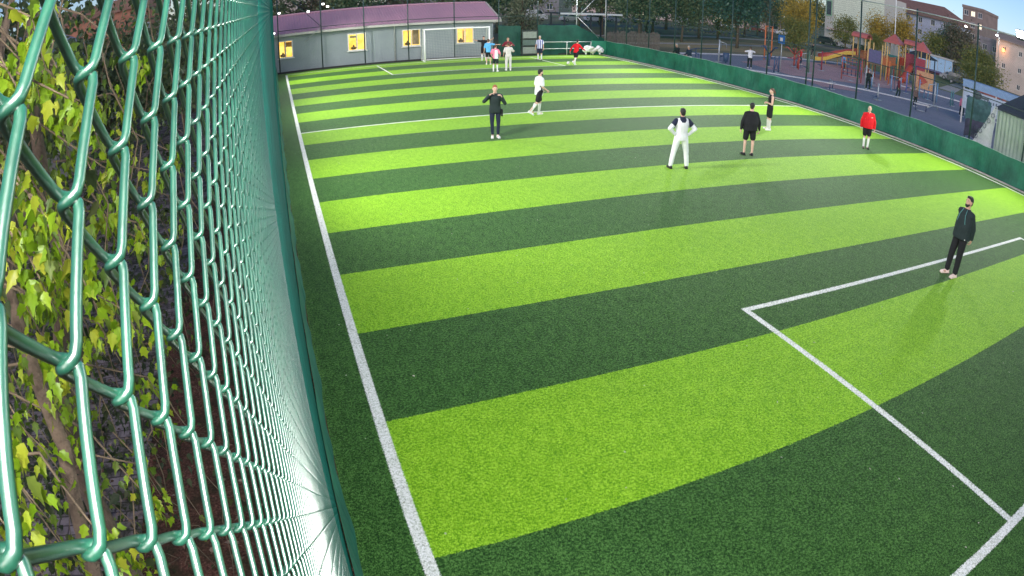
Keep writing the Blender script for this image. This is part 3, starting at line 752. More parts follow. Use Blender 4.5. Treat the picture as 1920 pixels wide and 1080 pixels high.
def person(label, x, y, yaw, H=1.76, lean=0, stout=1.0, arms=None, legs=None, head=(0, 0), top=WHT, sleeve='long', bottom=BLK, blen='long', shoes=SHW, socks=None,
           hair=HB, hairstyle='short', skinm=SK, voxel=.013, group=None, extras=None, beard=False, z=0.0, name='person', twist=0, topext=0, side_panel=None):
    """yaw: direction faced in degrees, 0 = +Y, positive turns towards +X. arms/legs: ((dir,dir),(dir,dir)) left then right; dir=(right, forward, up)"""
    s = H / 1.76
    P = thing(name, label, 'person', (x, y, z), -R(yaw), group)
    T = Matrix.Rotation(-R(lean), 3, 'X')                # lean > 0: forward
    legs = legs or (((-.06, .02, -1), (-.02, -.05, -1)), ((.06, .02, -1), (.02, -.05, -1)))
    arms = arms or (((-.22, -.02, -1), (-.10, .22, -1)), ((.22, -.02, -1), (.10, .22, -1)))
    THL, SHL, UAL, FAL = .43 * s, .415 * s, .285 * s, .25 * s
    hip = [Vector((sd * .095 * s, 0, 0)) for sd in (-1, 1)]
    kn = [hip[i] + Vector(legs[i][0]).normalized() * THL for i in (0, 1)]
    an = [kn[i] + Vector(legs[i][1]).normalized() * SHL for i in (0, 1)]
    low = min(a.z for a in an); up = Vector((0, 0, -low + .085 * s))
    hip = [h + up for h in hip]; kn = [k + up for k in kn]; an = [a + up for a in an]
    pel = up + Vector((0, 0, .03 * s))
    def tp(v): return pel + T @ (Vector(v) * s)
    AX = T @ Vector((1, 0, 0)); AY = T @ Vector((0, 1, 0))
    AX = Matrix.Rotation(R(twist), 3, 'Z') @ AX
    st = stout
    secs = [(-.10, .165 * (.5 + .5 * st), .11 * st), (0, .172 * (.6 + .4 * st), .118 * st), (.12, .148 * st, .108 * st * (1.1 if st > 1.05 else 1)), (.25, .164 * (.4 + .6 * st), .118 * (.5 + .5 * st)), (.36, .172, .118), (.43, .150, .100), (.475, .105, .080), (.53, .060, .062)]
    sh = [tp((sd * .182, 0, .415)) for sd in (-1, 1)]
    el = [sh[i] + Vector(arms[i][0]).normalized() * UAL for i in (0, 1)]
    wr = [el[i] + Vector(arms[i][1]).normalized() * FAL for i in (0, 1)]
    nb = tp((0, -.01, .50))
    hd, ht = R(head[0]), R(head[1])                     # turn, tilt up
    HM = T @ Matrix.Rotation(-hd, 3, 'Z') @ Matrix.Rotation(ht, 3, 'X')
    hc = nb + T @ Vector((0, .015 * s, 0)) + HM @ Vector((0, .02 * s, .165 * s))
    def hp(v): return hc + HM @ (Vector(v) * s)
    # ---------- body, one surface
    B = MB(); F = MB()
    B.loft([oval(tp((0, 0, h)), w * s, d * s, AX, AY) for h, w, d in secs])
    cone(B, nb - T @ Vector((0, 0, .04 * s)), hc - HM @ Vector((0, .01 * s, .07 * s)), .062 * s, .056 * s)
    B.ell(hc, (.076 * s, .096 * s, .112 * s), HM, 16, 12)
    B.ell(hp((0, .035, -.062)), (.054 * s, .058 * s, .058 * s), HM)        # jaw
    B.ell(hp((0, .098, -.012)), (.014 * s, .022 * s, .03 * s), HM)         # nose
    B.ell(hp((0, .086, -.058)), (.026 * s, .014 * s, .010 * s), HM)        # lips
    for sd in (-1, 1):
        B.ell(hp((sd * .079, -.005, -.01)), (.012 * s, .02 * s, .032 * s), HM)
        B.ell(hp((sd * .03, .082, .03)), (.026 * s, .014 * s, .010 * s), HM)
    for i in (0, 1):
        sd = (-1, 1)[i]
        cone(B, tp((sd * .07, 0, .45)), sh[i], .058 * s, .060 * s); cone(B, sh[i], el[i], .056 * s, .042 * s); cone(B, el[i], wr[i], .041 * s, .027 * s)
        cone(B, hip[i], kn[i], .088 * s * (.4 + .6 * st), .056 * s); cone(B, kn[i], an[i] + Vector((0, 0, .02 * s)), .054 * s, .037 * s)
        mid = kn[i].lerp(an[i], .3); B.ell(mid - Vector((0, .018 * s, 0)), (.048 * s, .05 * s, .10 * s))
        B.ell(an[i] + Vector((0, .05 * s, -.045 * s)), (.038 * s, .11 * s, .034 * s)); 
        # hand: palm, four curled fingers of different length, thumb on the side
        fd = Vector(arms[i][1]).normalized(); fd = (fd + Vector((0, .12, -.1))).normalized()
        inn = Vector((-sd, .25, 0)); inn = (inn - fd * inn.dot(fd)).normalized(); side = fd.cross(inn).normalized()
        pc = wr[i] + fd * .05 * s
        PM = Matrix((side, inn, fd)).transposed()
        B.ell(pc, (.040 * s, .017 * s, .055 * s), PM)
        for q, ln in enumerate((.066, .076, .071, .056)):
            b0 = pc + fd * .035 * s + side * (-.028 + .0187 * q) * s
            F.tube([b0, b0 + (fd * .85 + inn * .3) * ln * .5 * s, b0 + (fd * 1.25 + inn * 1.0) * ln * .62 * s, b0 + (fd * 1.2 + inn * 1.7) * ln * .7 * s], [.0085 * s, .0082 * s, .0076 * s, .006 * s], 6)
        t0 = pc - side * .03 * s - fd * .02 * s
        t0 = pc + side * (-.032 * s) - fd * .015 * s
        F.tube([t0, t0 + (-side * .8 + fd * .7 + inn * .4) * .028 * s, t0 + (-side * .9 + fd * 1.5 + inn * 1.0) * .034 * s], [.011 * s, .0095 * s, .007 * s], 6)
    remesh_build(B, 'body', skinm, P, voxel, 1, F)
    # ---------- eyes and hair
    for sd in (-1, 1): m = MB(); m.ell(hp((sd * .031, .087, .012)), (.013 * s, .008 * s, .007 * s), HM, 8, 6); m.build('eye', EYE, P)
    if hair:
        m = MB()
        if hairstyle == 'bald': m.ell(hp((0, -.035, .0)), (.083 * s, .078 * s, .055 * s), HM)
        else:
            m.ell(hp((0, -.018, .035)), (.084 * s, .098 * s, .095 * s), HM, 16, 10)
            m.ell(hp((0, .045, .085)), (.062 * s, .045 * s, .035 * s), HM); m.ell(hp((0, -.055, -.02)), (.07 * s, .055 * s, .07 * s), HM)
            if hairstyle == 'tail':
                cone(m, hp((0, -.10, .03)), hp((0, -.15, -.07)), .035 * s, .02 * s); cone(m, hp((0, -.15, -.07)), hp((0, -.15, -.17)), .022 * s, .01 * s)
        remesh_build(m, 'hair', hair, P, voxel, 1)
    if beard:
        m = MB(); m.ell(hp((0, .05, -.085)), (.052 * s, .052 * s, .045 * s), HM); m.ell(hp((0, .03, -.06)), (.068 * s, .05 * s, .042 * s), HM); remesh_build(m, 'beard', hair, P, voxel, 1)
    # ---------- top
    g = .014 * s; m = MB()
    bot = -.12 - topext if sleeve else -.1
    lo_ = .012 + .03 * max(0, st - 1)
    tsec = [(bot, .190 * (.4 + .6 * st), .135 * st)] + [(h, w + lo_ + .006, d + .018) for h, w, d in secs[1:6]] + [(.48, .112, .086), (.52, .072, .072)]
    m.loft([oval(tp((0, 0, h)), w * s, d * s, AX, AY) for h, w, d in tsec])
    for i in (0, 1):
        sd = (-1, 1)[i]
        if sleeve != 'none':
            cone(m, tp((sd * .07, 0, .445)), sh[i], .070 * s, .078 * s)
            if sleeve == 'long': cone(m, sh[i], el[i], .073 * s, .060 * s); cone(m, el[i], el[i].lerp(wr[i], .97), .060 * s, .042 * s)
            elif sleeve == 'push': cone(m, sh[i], el[i], .075 * s, .062 * s); cone(m, el[i], el[i].lerp(wr[i], .7), .062 * s, .05 * s)
            else: e2 = sh[i].lerp(el[i], .72); cone(m, sh[i], e2, .076 * s, .074 * s)
    nm = {'long': 'jacket', 'push': 'jacket', 'short': 'shirt', 'none': 'shirt'}[sleeve]
    remesh_build(m, nm, top, P, voxel, 2)
    # ---------- bottom
    m = MB(); m.loft([oval(pel + Vector((0, 0, h * s)), w * s, d * s, Vector((1, 0, 0)), Vector((0, 1, 0))) for h, w, d in ((-.13, .165, .115 * st), (-.02, .185 * (.6 + .4 * st), .13 * st), (.07, .168 * (.4 + .6 * st), .122 * st))])
    for i in (0, 1):
        if blen == 'long': cone(m, hip[i], kn[i], .108 * s, .080 * s); cone(m, kn[i], an[i] + Vector((0, 0, .03 * s)), .078 * s, .064 * s)
        elif blen == 'slim': cone(m, hip[i], kn[i], .102 * s, .068 * s); cone(m, kn[i], an[i] + Vector((0, 0, .05 * s)), .066 * s, .048 * s)
        else: cone(m, hip[i], hip[i].lerp(kn[i], .8), .112 * s, .098 * s)
    remesh_build(m, 'trousers' if blen != 'short' else 'shorts', bottom, P, voxel, 2)
    # ---------- socks and shoes
    for i in (0, 1):
        if socks:
            m = MB(); cone(m, kn[i].lerp(an[i], .22), kn[i].lerp(an[i], .55), .056 * s, .052 * s); cone(m, kn[i].lerp(an[i], .55), an[i] + Vector((0, 0, -.02)), .05 * s, .043 * s)
            m.ell(kn[i].lerp(an[i], .32) - Vector((0, .018 * s, 0)), (.054 * s, .056 * s, .095 * s)); remesh_build(m, 'sock', socks, P, voxel, 1)
        sdir = Vector(legs[i][1]).normalized(); back = max(0, -sdir.y - .25)
        FM = Matrix.Rotation(-min(1.1, back * 1.3), 3, 'X') @ Matrix.Rotation(R((-1, 1)[i] * -9), 3, 'Z'); fdv = FM @ Vector((0, 1, 0)); fu = FM @ Vector((0, 0, 1))
        m = MB(); a0 = an[i] - fu * .045 * s
        m.ell(a0 + fdv * .035 * s, (.046 * s, .10 * s, .040 * s), FM); m.ell(a0 + fdv * .115 * s - fu * .006 * s, (.048 * s, .085 * s, .034 * s), FM)
        m.ell(a0 - fdv * .03 * s + fu * .012 * s, (.042 * s, .05 * s, .048 * s), FM); m.box(a0 + fdv * .055 * s - fu * .028 * s, (.086 * s, .25 * s, .024 * s), rot=FM)
        remesh_build(m, 'shoe', shoes, P, voxel * .8, 1)
    if extras: extras(P, dict(tp=tp, sh=sh, el=el, wr=wr, hip=hip, kn=kn, an=an, s=s, hp=hp, AX=AX, AY=AY, voxel=voxel, pel=pel))
    return P

def ex_yoke(P, j):      # navy yoke and upper sleeves over the white top, seen from behind
    s = j['s']
    for i in (0, 1):
        m = MB(); cone(m, j['sh'][i] + Vector((0, 0, .012)), j['sh'][i].lerp(j['el'][i], .40), .080 * s, .078 * s); remesh_build(m, 'sleeve_band', NVY, P, j['voxel'], 1)
    m = MB(); m.loft([oval(j['tp']((0, -.018, h)), w * s, d * s, j['AX'], j['AY']) for h, w, d in ((.40, .095, .118), (.46, .11, .105), (.515, .088, .082), (.555, .072, .07))]); remesh_build(m, 'hood', NVY, P, j['voxel'], 1)
def ex_sides(P, j):     # black side stripes and black waistband pouch
    s = j['s']
    for sd in (-1, 1):
        m = MB(); m.add([j['tp']((sd * .186, -.035, -.12)), j['tp']((sd * .186, .045, -.12)), j['tp']((sd * .178, .03, .15)), j['tp']((sd * .178, -.02, .15)),
                         j['tp']((sd * .196, -.035, -.12)), j['tp']((sd * .196, .045, -.12)), j['tp']((sd * .186, .03, .15)), j['tp']((sd * .186, -.02, .15))], [(0, 1, 2, 3), (7, 6, 5, 4), (0, 4, 5, 1), (2, 6, 7, 3), (1, 5, 6, 2), (0, 3, 7, 4)]); m.build('side_stripe', BLK, P)
    m = MB(); m.tube([j['tp']((.0, .142, .16)), j['tp']((.12, .12, .16)), j['tp']((.175, .03, .16)), j['tp']((.16, -.06, .16))], .026 * s, 8); m.build('waist_band', BLK, P)
def ex_chest(P, j):     # paler band across the chest
    m = MB(); s = j['s']
    for k in range(9):
        a = -0.14 + .035 * k; m.box(j['tp']((a, .138 - abs(a) * .12, .34 - .012 * k)), (.03, .012, .045))
    m.build('chest_lettering', pm('pale_chest_print', (.8, .45, .4), .7), P)
    m = MB(); cone(m, j['tp']((0, .06, .46)), j['tp']((0, .09, .40)), .035, .02); m.build('undershirt', WHT, P)
def ex_piping(P, j):
    s = j['s']
    for sd in (-1, 1): m = MB(); m.tube([j['tp']((sd * .06, .075, .50)), j['tp']((sd * .09, .142, .38)), j['tp']((sd * .12, .142, .24)), j['tp']((sd * .16, .10, .08))], .008 * s, 6); m.build('piping', TEAL, P)
    m = MB(); m.tube([j['wr'][1] + Vector((0, 0, .05)), j['wr'][1] + Vector((0, 0, -.09))], [.05, .055], 8); m.ell(j['wr'][1] + Vector((0, 0, -.06)), (.06, .05, .08)); remesh_build(m, 'glove', WHT, P, .012, 1)
    m = MB(); m.box(j['hip'][0] + Vector((-.10, .06, -.06)), (.03, .1, .02)); m.build('pocket_stripe', SLV, P)
def ex_bag(P, j):
    m = MB(); m.box(j['hip'][0] + Vector((-.125, .02, -.1)), (.05, .14, .24)); m.build('hip_pouch', BLK, P, bevel=.01)

CAMY = lambda x, y: math.degrees(math.atan2(CAM.x - x, CAM.y - y))
person('man in dark tracksuit with white shoes raising both hands to his mouth', 6.22, -3.96, CAMY(6.22, -3.96) - 6, 1.77, arms=(((-.42, .40, -.75), (.42, .30, .85)), ((.60, .48, -.45), (-.64, -.05, .70))),
       legs=(((-.02, .02, -1), (.03, -.03, -1)), ((.02, .02, -1), (-.03, -.03, -1))), top=CHAR, bottom=NVY, blen='slim', shoes=SHW, hair=HRD, skinm=SKP, stout=1.05, extras=ex_bag)
person('bearded player in white shirt and black shorts walking across the halfway line', 9.13, -0.76, 82, 1.85, lean=3, arms=(((-.2, -.1, -1), (.1, .75, -.55)), ((.25, -.05, -1), (-.1, .75, -.5))),
       legs=(((-.03, .28, -1), (-.02, -.1, -1)), ((.03, -.32, -1), (.0, -.75, -.8))), top=WHT, sleeve='short', bottom=BLK, blen='short', socks=SHW, hair=HB, beard=True, topext=.06, extras=ex_sides, skinm=SKP)
person('man all in white with navy shoulders standing with hands on hips, back to the lens', 9.85, -9.23, 15, 1.76, arms=(((-.72, -.22, -.72), (.70, .12, -.68)), ((.72, -.22, -.72), (-.70, .12, -.68))),
       legs=(((-.22, .03, -1), (-.16, -.03, -1)), ((.20, .03, -1), (.12, -.03, -1))), top=WHT, bottom=WHT, shoes=SHB, hair=HB, extras=ex_yoke)
person('stout man in black sweatshirt and black shorts seen from behind', 13.19, -8.37, 22, 1.74, stout=1.5, arms=(((-.42, -.05, -1), (-.08, .12, -1)), ((.42, -.05, -1), (.12, .12, -1))), head=(35, 0),
       legs=(((-.08, .08, -1), (-.02, -.08, -1)), ((.08, .02, -1), (.02, -.05, -1))), top=BLK, bottom=BLK, blen='short', shoes=SHB, hair=HB, skinm=SKP)
person('slim person in black sleeveless kit with brown hair standing by the right touchline', 17.18, -5.03, -62, 1.70, stout=.85, arms=(((-.2, .1, -1), (.75, .55, .1)), ((.2, .1, -1), (-.6, .7, .05))), lean=-4,
       legs=(((-.1, .02, -1), (-.05, -.03, -1)), ((.1, .02, -1), (.05, -.03, -1))), top=BLK, sleeve='none', bottom=BLK, blen='short', socks=GRYW, shoes=SHW, hair=HBR, hairstyle='tail', skinm=SKP)
person('balding man in red jacket and black shorts with white socks facing the lens', 19.92, -8.03, CAMY(19.92, -8.03) - 10, 1.74, stout=1.4, arms=(((-.38, .0, -1), (-.05, .1, -1)), ((.38, .0, -1), (.05, .1, -1))), top=RED, bottom=BLK, blen='short', socks=SHW,
       legs=(((.0, .02, -1), (.02, -.03, -1)), ((.0, .02, -1), (-.02, -.03, -1))), shoes=SHB, hair=HGR, hairstyle='bald', skinm=SKP, extras=ex_chest)
person('man in dark tracksuit and cream shoes standing in the near penalty box, leaning back', 11.76, -17.46, -78, 1.80, lean=-3, stout=1.35, head=(0, 10), arms=(((-.12, -.42, -1), (.12, -.18, -1)), ((.12, -.42, -1), (-.12, -.12, -1))),
       legs=(((-.03, .10, -1), (-.02, .03, -1)), ((.03, .20, -1), (.02, .06, -1))), top=CHAR, bottom=BLK, blen='long', shoes=CREAM, hair=HB, beard=True, extras=ex_piping, voxel=.011)
person('player in red shirt and black shorts running on one leg near the far box', 18.73, 15.49, 60, 1.76, lean=10, arms=(((-.5, -.5, -.7), (-.3, -.2, -.9)), ((.5, .4, -.7), (.2, .7, -.4))),
       legs=(((-.02, .1, -1), (.0, -.08, -1)), ((.02, -.35, -1), (.0, -.9, -.6))), top=RED, sleeve='long', bottom=BLK, blen='short', socks=SHW, hair=HB, voxel=.02)
person('grey haired player in blue and white striped shirt by the metal gate', 17.57, 18.97, CAMY(17.6, 19) + 20, 1.80, arms=(((-.25, -.05, -1), (-.1, .1, -1)), ((.35, .05, -1), (.1, .2, -1))), top=STRP, sleeve='short', bottom=NVY, blen='short', socks=SHW, shoes=SHB, hair=HGR, stout=1.1, voxel=.02)
person('player in pink and white shirt with dark shorts, front of the goal group', 12.34, 13.52, 35, 1.68, arms=(((-.4, .1, -.9), (.3, .3, -.8)), ((.4, .2, -.9), (-.2, .4, -.8))), top=PNK, sleeve='short', bottom=CHAR, blen='short', socks=SHW, hair=HBR, voxel=.02, skinm=SKP,
       extras=lambda P, j: remesh_build((lambda m: (m.loft([oval(j['tp']((.055, 0, h)), w, d, j['AX'], j['AY']) for h, w, d in ((-.13, .14, .145), (.15, .125, .135), (.38, .13, .14), (.44, .10, .11))]), m)[1])(MB()), 'white_panel', WHT, P, .02, 1))
person('player in off-white shirt and long off-white trousers seen from behind', 13.26, 13.76, 10, 1.76, arms=(((-.3, .1, -1), (-.1, .3, -.9)), ((.5, .3, -.8), (.3, .7, .1))), top=GRYW, sleeve='short', bottom=GRYW, shoes=SHW, hair=HBR, voxel=.02)
person('player in light blue shirt and black shorts with arm stretched out beside the goal group', 13.23, 17.47, 20, 1.76, arms=(((-.3, .1, -1), (-.1, .3, -.9)), ((.9, .3, -.1), (.9, .3, .0))), top=CYA, sleeve='short', bottom=BLK, blen='short', shoes=SHW, hair=HBR, voxel=.02, skinm=SKP)
person('player all in black standing by the right goalpost with arms spread', 13.84, 20.3, 200, 1.78, arms=(((-.95, .1, .15), (-.6, .4, .5)), ((.95, .1, .1), (.6, .5, .3))), top=BLK, sleeve='short', bottom=BLK, blen='short', socks=SHW, shoes=SHW, hair=HB, voxel=.02)
person('man in maroon jacket standing behind the player in off-white trousers', 14.78, 17.94, 190, 1.80, arms=(((-.6, .2, -.6), (.4, .6, .1)), ((.6, .2, -.6), (-.4, .6, .1))), top=MAR, bottom=CHAR, hair=HBR, voxel=.02, stout=1.15)
person('man in white T-shirt and black trousers on the court beyond the tarpaulin', 33.9, 15.28, 30, 1.78, arms=(((-.8, .3, -.3), (.3, .8, .1)), ((.8, .3, -.2), (-.3, .8, .2))), top=WHT, sleeve='short', bottom=BLK, hair=HBR, voxel=.02)
def seated(label, x, y, yaw, top, hair, z=0.0, **k):
    return person(label, x, y, yaw, 1.72, lean=8, legs=(((-.15, 1, -.1), (-.02, .05, -1)), ((.15, 1, -.1), (.02, .05, -1))), arms=(((-.2, .3, -1), (.3, .9, -.2)), ((.2, .3, -1), (-.3, .9, -.2))), top=top, hair=hair, voxel=.02, z=z, **k)
seated('spectator in black with white cap sitting behind the right tarpaulin, left of two', 25.95, 14.05, 262, BLK, HGR, z=.42, bottom=NVY)
seated('spectator in navy jacket sitting behind the right tarpaulin, right of two', 25.95, 12.6, 262, NVY, HGR, z=.42, bottom=SLV)
bn = thing('park_bench', 'plain wooden bench behind the right tarpaulin with two people on it', 'bench', (26.05, 13.3, 0))
m = MB(); m.box((0, 0, .82), (.42, 2.9, .05)); m.build('seat', pm('bench_wood', (.16, .10, .06), .8), bn)
for yy in (-1.25, 1.25):
    m = MB(); m.box((0, yy, .40), (.3, .07, .8)); m.build('leg', conc, bn)
# bundle of white kit on the rail, ball
t_ = thing('kit_bundle', 'heap of white shirts thrown over the low rail at the far right corner', 'clothes', (23.6, 22.1, 0))
rr = random.Random(4)
for k in range(3):
    m = MB()
    for i in range(7): m.ell((-.75 + k * .62 + rr.uniform(-.2, .2), rr.uniform(-.14, .1), .45 + rr.uniform(-.13, .22)), (rr.uniform(.16, .28), .14, rr.uniform(.09, .2)), Matrix.Rotation(rr.uniform(-.5, .5), 3, 'Y'))
    m.tube([(-.75 + k * .62, 0, .05), (-.75 + k * .62, 0, .5)], .08, 8)
    remesh_build(m, 'shirt', WHT if k != 1 else GRYW, t_, .02, 2)
m = MB(); m.ell((18.35, 15.9, .11), (.11, .11, .11), nu=16, nv=10)
t = NT('football_leather'); v = t.n('ShaderNodeTexVoronoi'); v.inputs['Scale'].default_value = 11; t.l(t.coord(), v.inputs['Vector'])
tag(m.build('football', t.pbr(t.ramp(v.outputs['Distance'], [(.28, (.03, .03, .03)), (.32, (.75, .75, .75))]), .4)), 'small white football rolling near the player in the red shirt', 'ball')
# ================================================================ VEGETATION BESIDE THE LENS, LEFT OF THE FENCE
LEAF = [(0, 0), (.14, .08), (.31, .22), (.25, .34), (.33, .56), (.17, .62), (.02, 1.12), (-.15, .66), (-.34, .54), (-.22, .36), (-.30, .20), (-.13, .08)]
def leaf_cloud(name, items, mat, parent):
    """items: (pos, tip_dir, normal, size) -> lobed leaves with a fold and a droop"""
    n = len(items); L = len(LEAF)
    Pp = np.array([i[0] for i in items]); Tt = np.array([i[1] for i in items]); Nn = np.array([i[2] for i in items]); Sz = np.array([i[3] for i in items])[:, None]
    Tt = Tt / np.linalg.norm(Tt, axis=1)[:, None]
    Xx = np.cross(Tt, Nn); Xx /= np.linalg.norm(Xx, axis=1)[:, None] + 1e-9; Nn = np.cross(Xx, Tt)
    V = np.empty((n, L + 1, 3)); 
    for k, (x, y) in enumerate(LEAF): V[:, k] = Pp + (Xx * x + Tt * y + Nn * (abs(x) * .35 - y * y * .22)) * Sz
    V[:, L] = Pp + (Tt * .38 - Nn * .03) * Sz
    F = np.array([[k, (k + 1) % L, L] for k in range(L)])[None] + (np.arange(n) * (L + 1))[:, None, None]
    return npmesh(name, V.reshape(-1, 3), F.reshape(-1, 3), mat, parent)
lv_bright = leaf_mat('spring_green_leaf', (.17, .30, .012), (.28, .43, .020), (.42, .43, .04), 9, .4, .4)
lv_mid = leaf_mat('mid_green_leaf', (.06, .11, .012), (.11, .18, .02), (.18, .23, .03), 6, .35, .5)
lv_dark = leaf_mat('shaded_leaf', (.015, .028, .009), (.035, .055, .016), (.06, .07, .02), 6, .2, .6)  # deeper leaves: darker copy, their shade put into the colour
bark = pm('grey_brown_bark', (.12, .085, .06), .95, .35, 9, .9, 30, bdist=.02)
vine_bark = pm('thin_dry_stems', (.15, .11, .07), .95, .3, 14, .3, 60)
AB = [(2.43, 0.14), (2.92, -0.03), (2.29, -0.01), (2.63, -0.07), (2.21, -0.1), (2.55, -0.12), (3.06, -0.2), (2.73, -0.26), (3.36, -0.38), (2.4, -0.07), (2.85, -0.26), (3.18, -0.4), (4.09, -0.45), (4.63, -0.26), (3.78, -0.69), (3.35, -0.71), (4.57, -1.04), (5.72, -1.19), (2.19, -0.43), (2.43, -0.48), (2.76, -0.48), (2.0, -0.45), (2.27, -0.56), (3.12, -0.85), (3.32, -1.0), (3.87, -1.2), (5.21, -1.63), (2.03, -0.58), (2.07, -0.7), (2.35, -0.81), (2.57, -0.96), (1.86, -0.72), (2.14, -0.85), (2.88, -1.2), (3.37, -1.44), (2.27, -1.05), (2.66, -1.27), (3.15, -1.46), (1.87, -0.9), (2.05, -1.07), (3.73, -1.92), (3.2, -1.9), (1.76, -0.98), (2.11, -1.3), (1.56, -1.01), (1.85, -1.2), (3.23, -2.23), (1.65, -1.2), (1.36, -1.04), (2.49, -1.95), (1.43, -1.42), (1.75, -1.73), (1.96, -2.05), (1.2, -1.25), (2.48, -2.2), (1.19, -1.11), (4.53, -1.64)]
rv = random.Random(21)
tree_l = thing('climber_covered_tree', 'young tree tangled with bright yellow-green lobed leaves right behind the near mesh', 'tree', (-2.3, -19.6, 0))
TL = Vector((2.3, 19.6, 0))
def rel(v): return Vector(v) + TL
m = MB()
m.tube([rel(p) for p in [(-2.45, -20.9, 0), (-2.35, -20.6, 1.0), (-2.5, -20.2, 2.2), (-2.25, -19.8, 3.4), (-2.4, -19.5, 4.6), (-2.3, -19.2, 6.2)]], [.11, .095, .08, .06, .045, .02], 9); m.build('trunk', bark, tree_l)
m = MB()
m.tube([rel(p) for p in [(-2.05, -22.2, .0), (-1.95, -22.1, .9), (-2.1, -21.7, 1.9), (-1.95, -21.3, 3.0), (-2.1, -21.0, 4.2), (-2.0, -20.4, 5.4)]], [.075, .07, .055, .045, .03, .015], 8); m.build('trunk', bark, tree_l)
stems = []; sprays = []
for a, b in AB:
    d = rv.uniform(.75, 1.5); c = CAM + Vector((-d, a * d, b * d)); sprays.append((c, d))
m = MB()
for c, d in sprays:
    root = Vector((-2.3 + rv.uniform(-.15, .2), c.y + rv.uniform(-.4, .6), c.z + rv.uniform(.1, .7)))
    mid = root.lerp(c, .5) + Vector((rv.uniform(-.1, .1), rv.uniform(-.15, .15), rv.uniform(.05, .2)))
    m.tube([rel(root), rel(mid), rel(c + Vector((0, 0, .04))), rel(c + Vector((.05, .0, -.16)))], [.010, .007, .004, .002], 5); stems.append((root, mid, c))
for k in range(46):                                    # hanging bare stems
    x, y, z = rv.uniform(-2.6, -1.6), rv.uniform(-22.6, -17), rv.uniform(2.2, 5.8); p = Vector((x, y, z)); pts = [p]
    for q in range(7): p = p + Vector((rv.uniform(-.12, .12), rv.uniform(-.12, .12), -rv.uniform(.12, .38))); pts.append(p)
    m.tube([rel(q) for q in pts], [.006 - .0005 * i for i in range(len(pts))], 4)
m.build('branches', vine_bark, tree_l)
bright = []; midl = []; dark = []
def rand_leaf(c, sp, s0, s1, down=.75):
    p = c + Vector((rv.gauss(0, sp), rv.gauss(0, sp), rv.gauss(0, sp * 1.1)))
    t = Vector((rv.uniform(-.45, .45), rv.uniform(-.7, .7), -down + rv.uniform(-.3, .35)))
    n = Vector((rv.uniform(-.2, 1.2), rv.uniform(-1.1, .6), rv.uniform(-.1, 1.3)))
    return (tuple(p), tuple(t), tuple(n), rv.uniform(s0, s1))
for (c, d), (root, mid, _) in zip(sprays, stems):
    for k in range(rv.randint(24, 38)):
        (bright if rv.random() < .88 else midl).append(rand_leaf(c, .030 + .026 * d, .042, .082))
    for k in range(8):
        q = root.lerp(c, rv.uniform(.2, 1)); midl.append(rand_leaf(q, .09, .04, .075))
for k in range(260):
    c = Vector((rv.uniform(-2.9, -1.45), rv.uniform(-22.9, -16.2), rv.uniform(.8, 6.2))); midl.append(rand_leaf(c, .1, .05, .09))
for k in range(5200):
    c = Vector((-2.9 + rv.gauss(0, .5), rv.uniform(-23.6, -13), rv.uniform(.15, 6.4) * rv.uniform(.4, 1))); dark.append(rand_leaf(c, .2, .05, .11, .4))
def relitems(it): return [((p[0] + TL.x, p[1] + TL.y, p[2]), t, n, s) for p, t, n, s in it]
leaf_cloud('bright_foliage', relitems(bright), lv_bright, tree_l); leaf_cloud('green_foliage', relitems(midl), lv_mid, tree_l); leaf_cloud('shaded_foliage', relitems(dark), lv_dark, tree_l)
# dry twigs and litter on the soil
m = MB()
for k in range(260):
    x, y = rv.uniform(-2.9, -.8), rv.uniform(-22.5, -6); a = rv.uniform(0, PI); l = rv.uniform(.05, .35)
    m.tube([(x, y, .004), (x + math.cos(a) * l * .5, y + math.sin(a) * l * .5, .02), (x + math.cos(a + .3) * l, y + math.sin(a + .3) * l, .006)], rv.uniform(.002, .005), 4)
tag(m.build('twigs', vine_bark), 'dry twigs scattered on the reddish soil under the left fence', 'twigs', kind='stuff')
items = []
for k in range(2600):
    items.append(((rv.uniform(-5, -.75), rv.uniform(-23, 2), rv.uniform(.0, .03)), (rv.uniform(-1, 1), rv.uniform(-1, 1), .1), (rv.uniform(-.4, .4), rv.uniform(-.4, .4), 1), rv.uniform(.04, .085)))
tag(leaf_cloud('fallen_leaves', items, leaf_mat('brown_dry_leaf', (.05, .025, .015), (.14, .07, .04), (.3, .22, .17), 6, .1, .8), None), 'fallen dry leaves lying on the soil and slabs behind the left fence', 'leaves', kind='stuff')

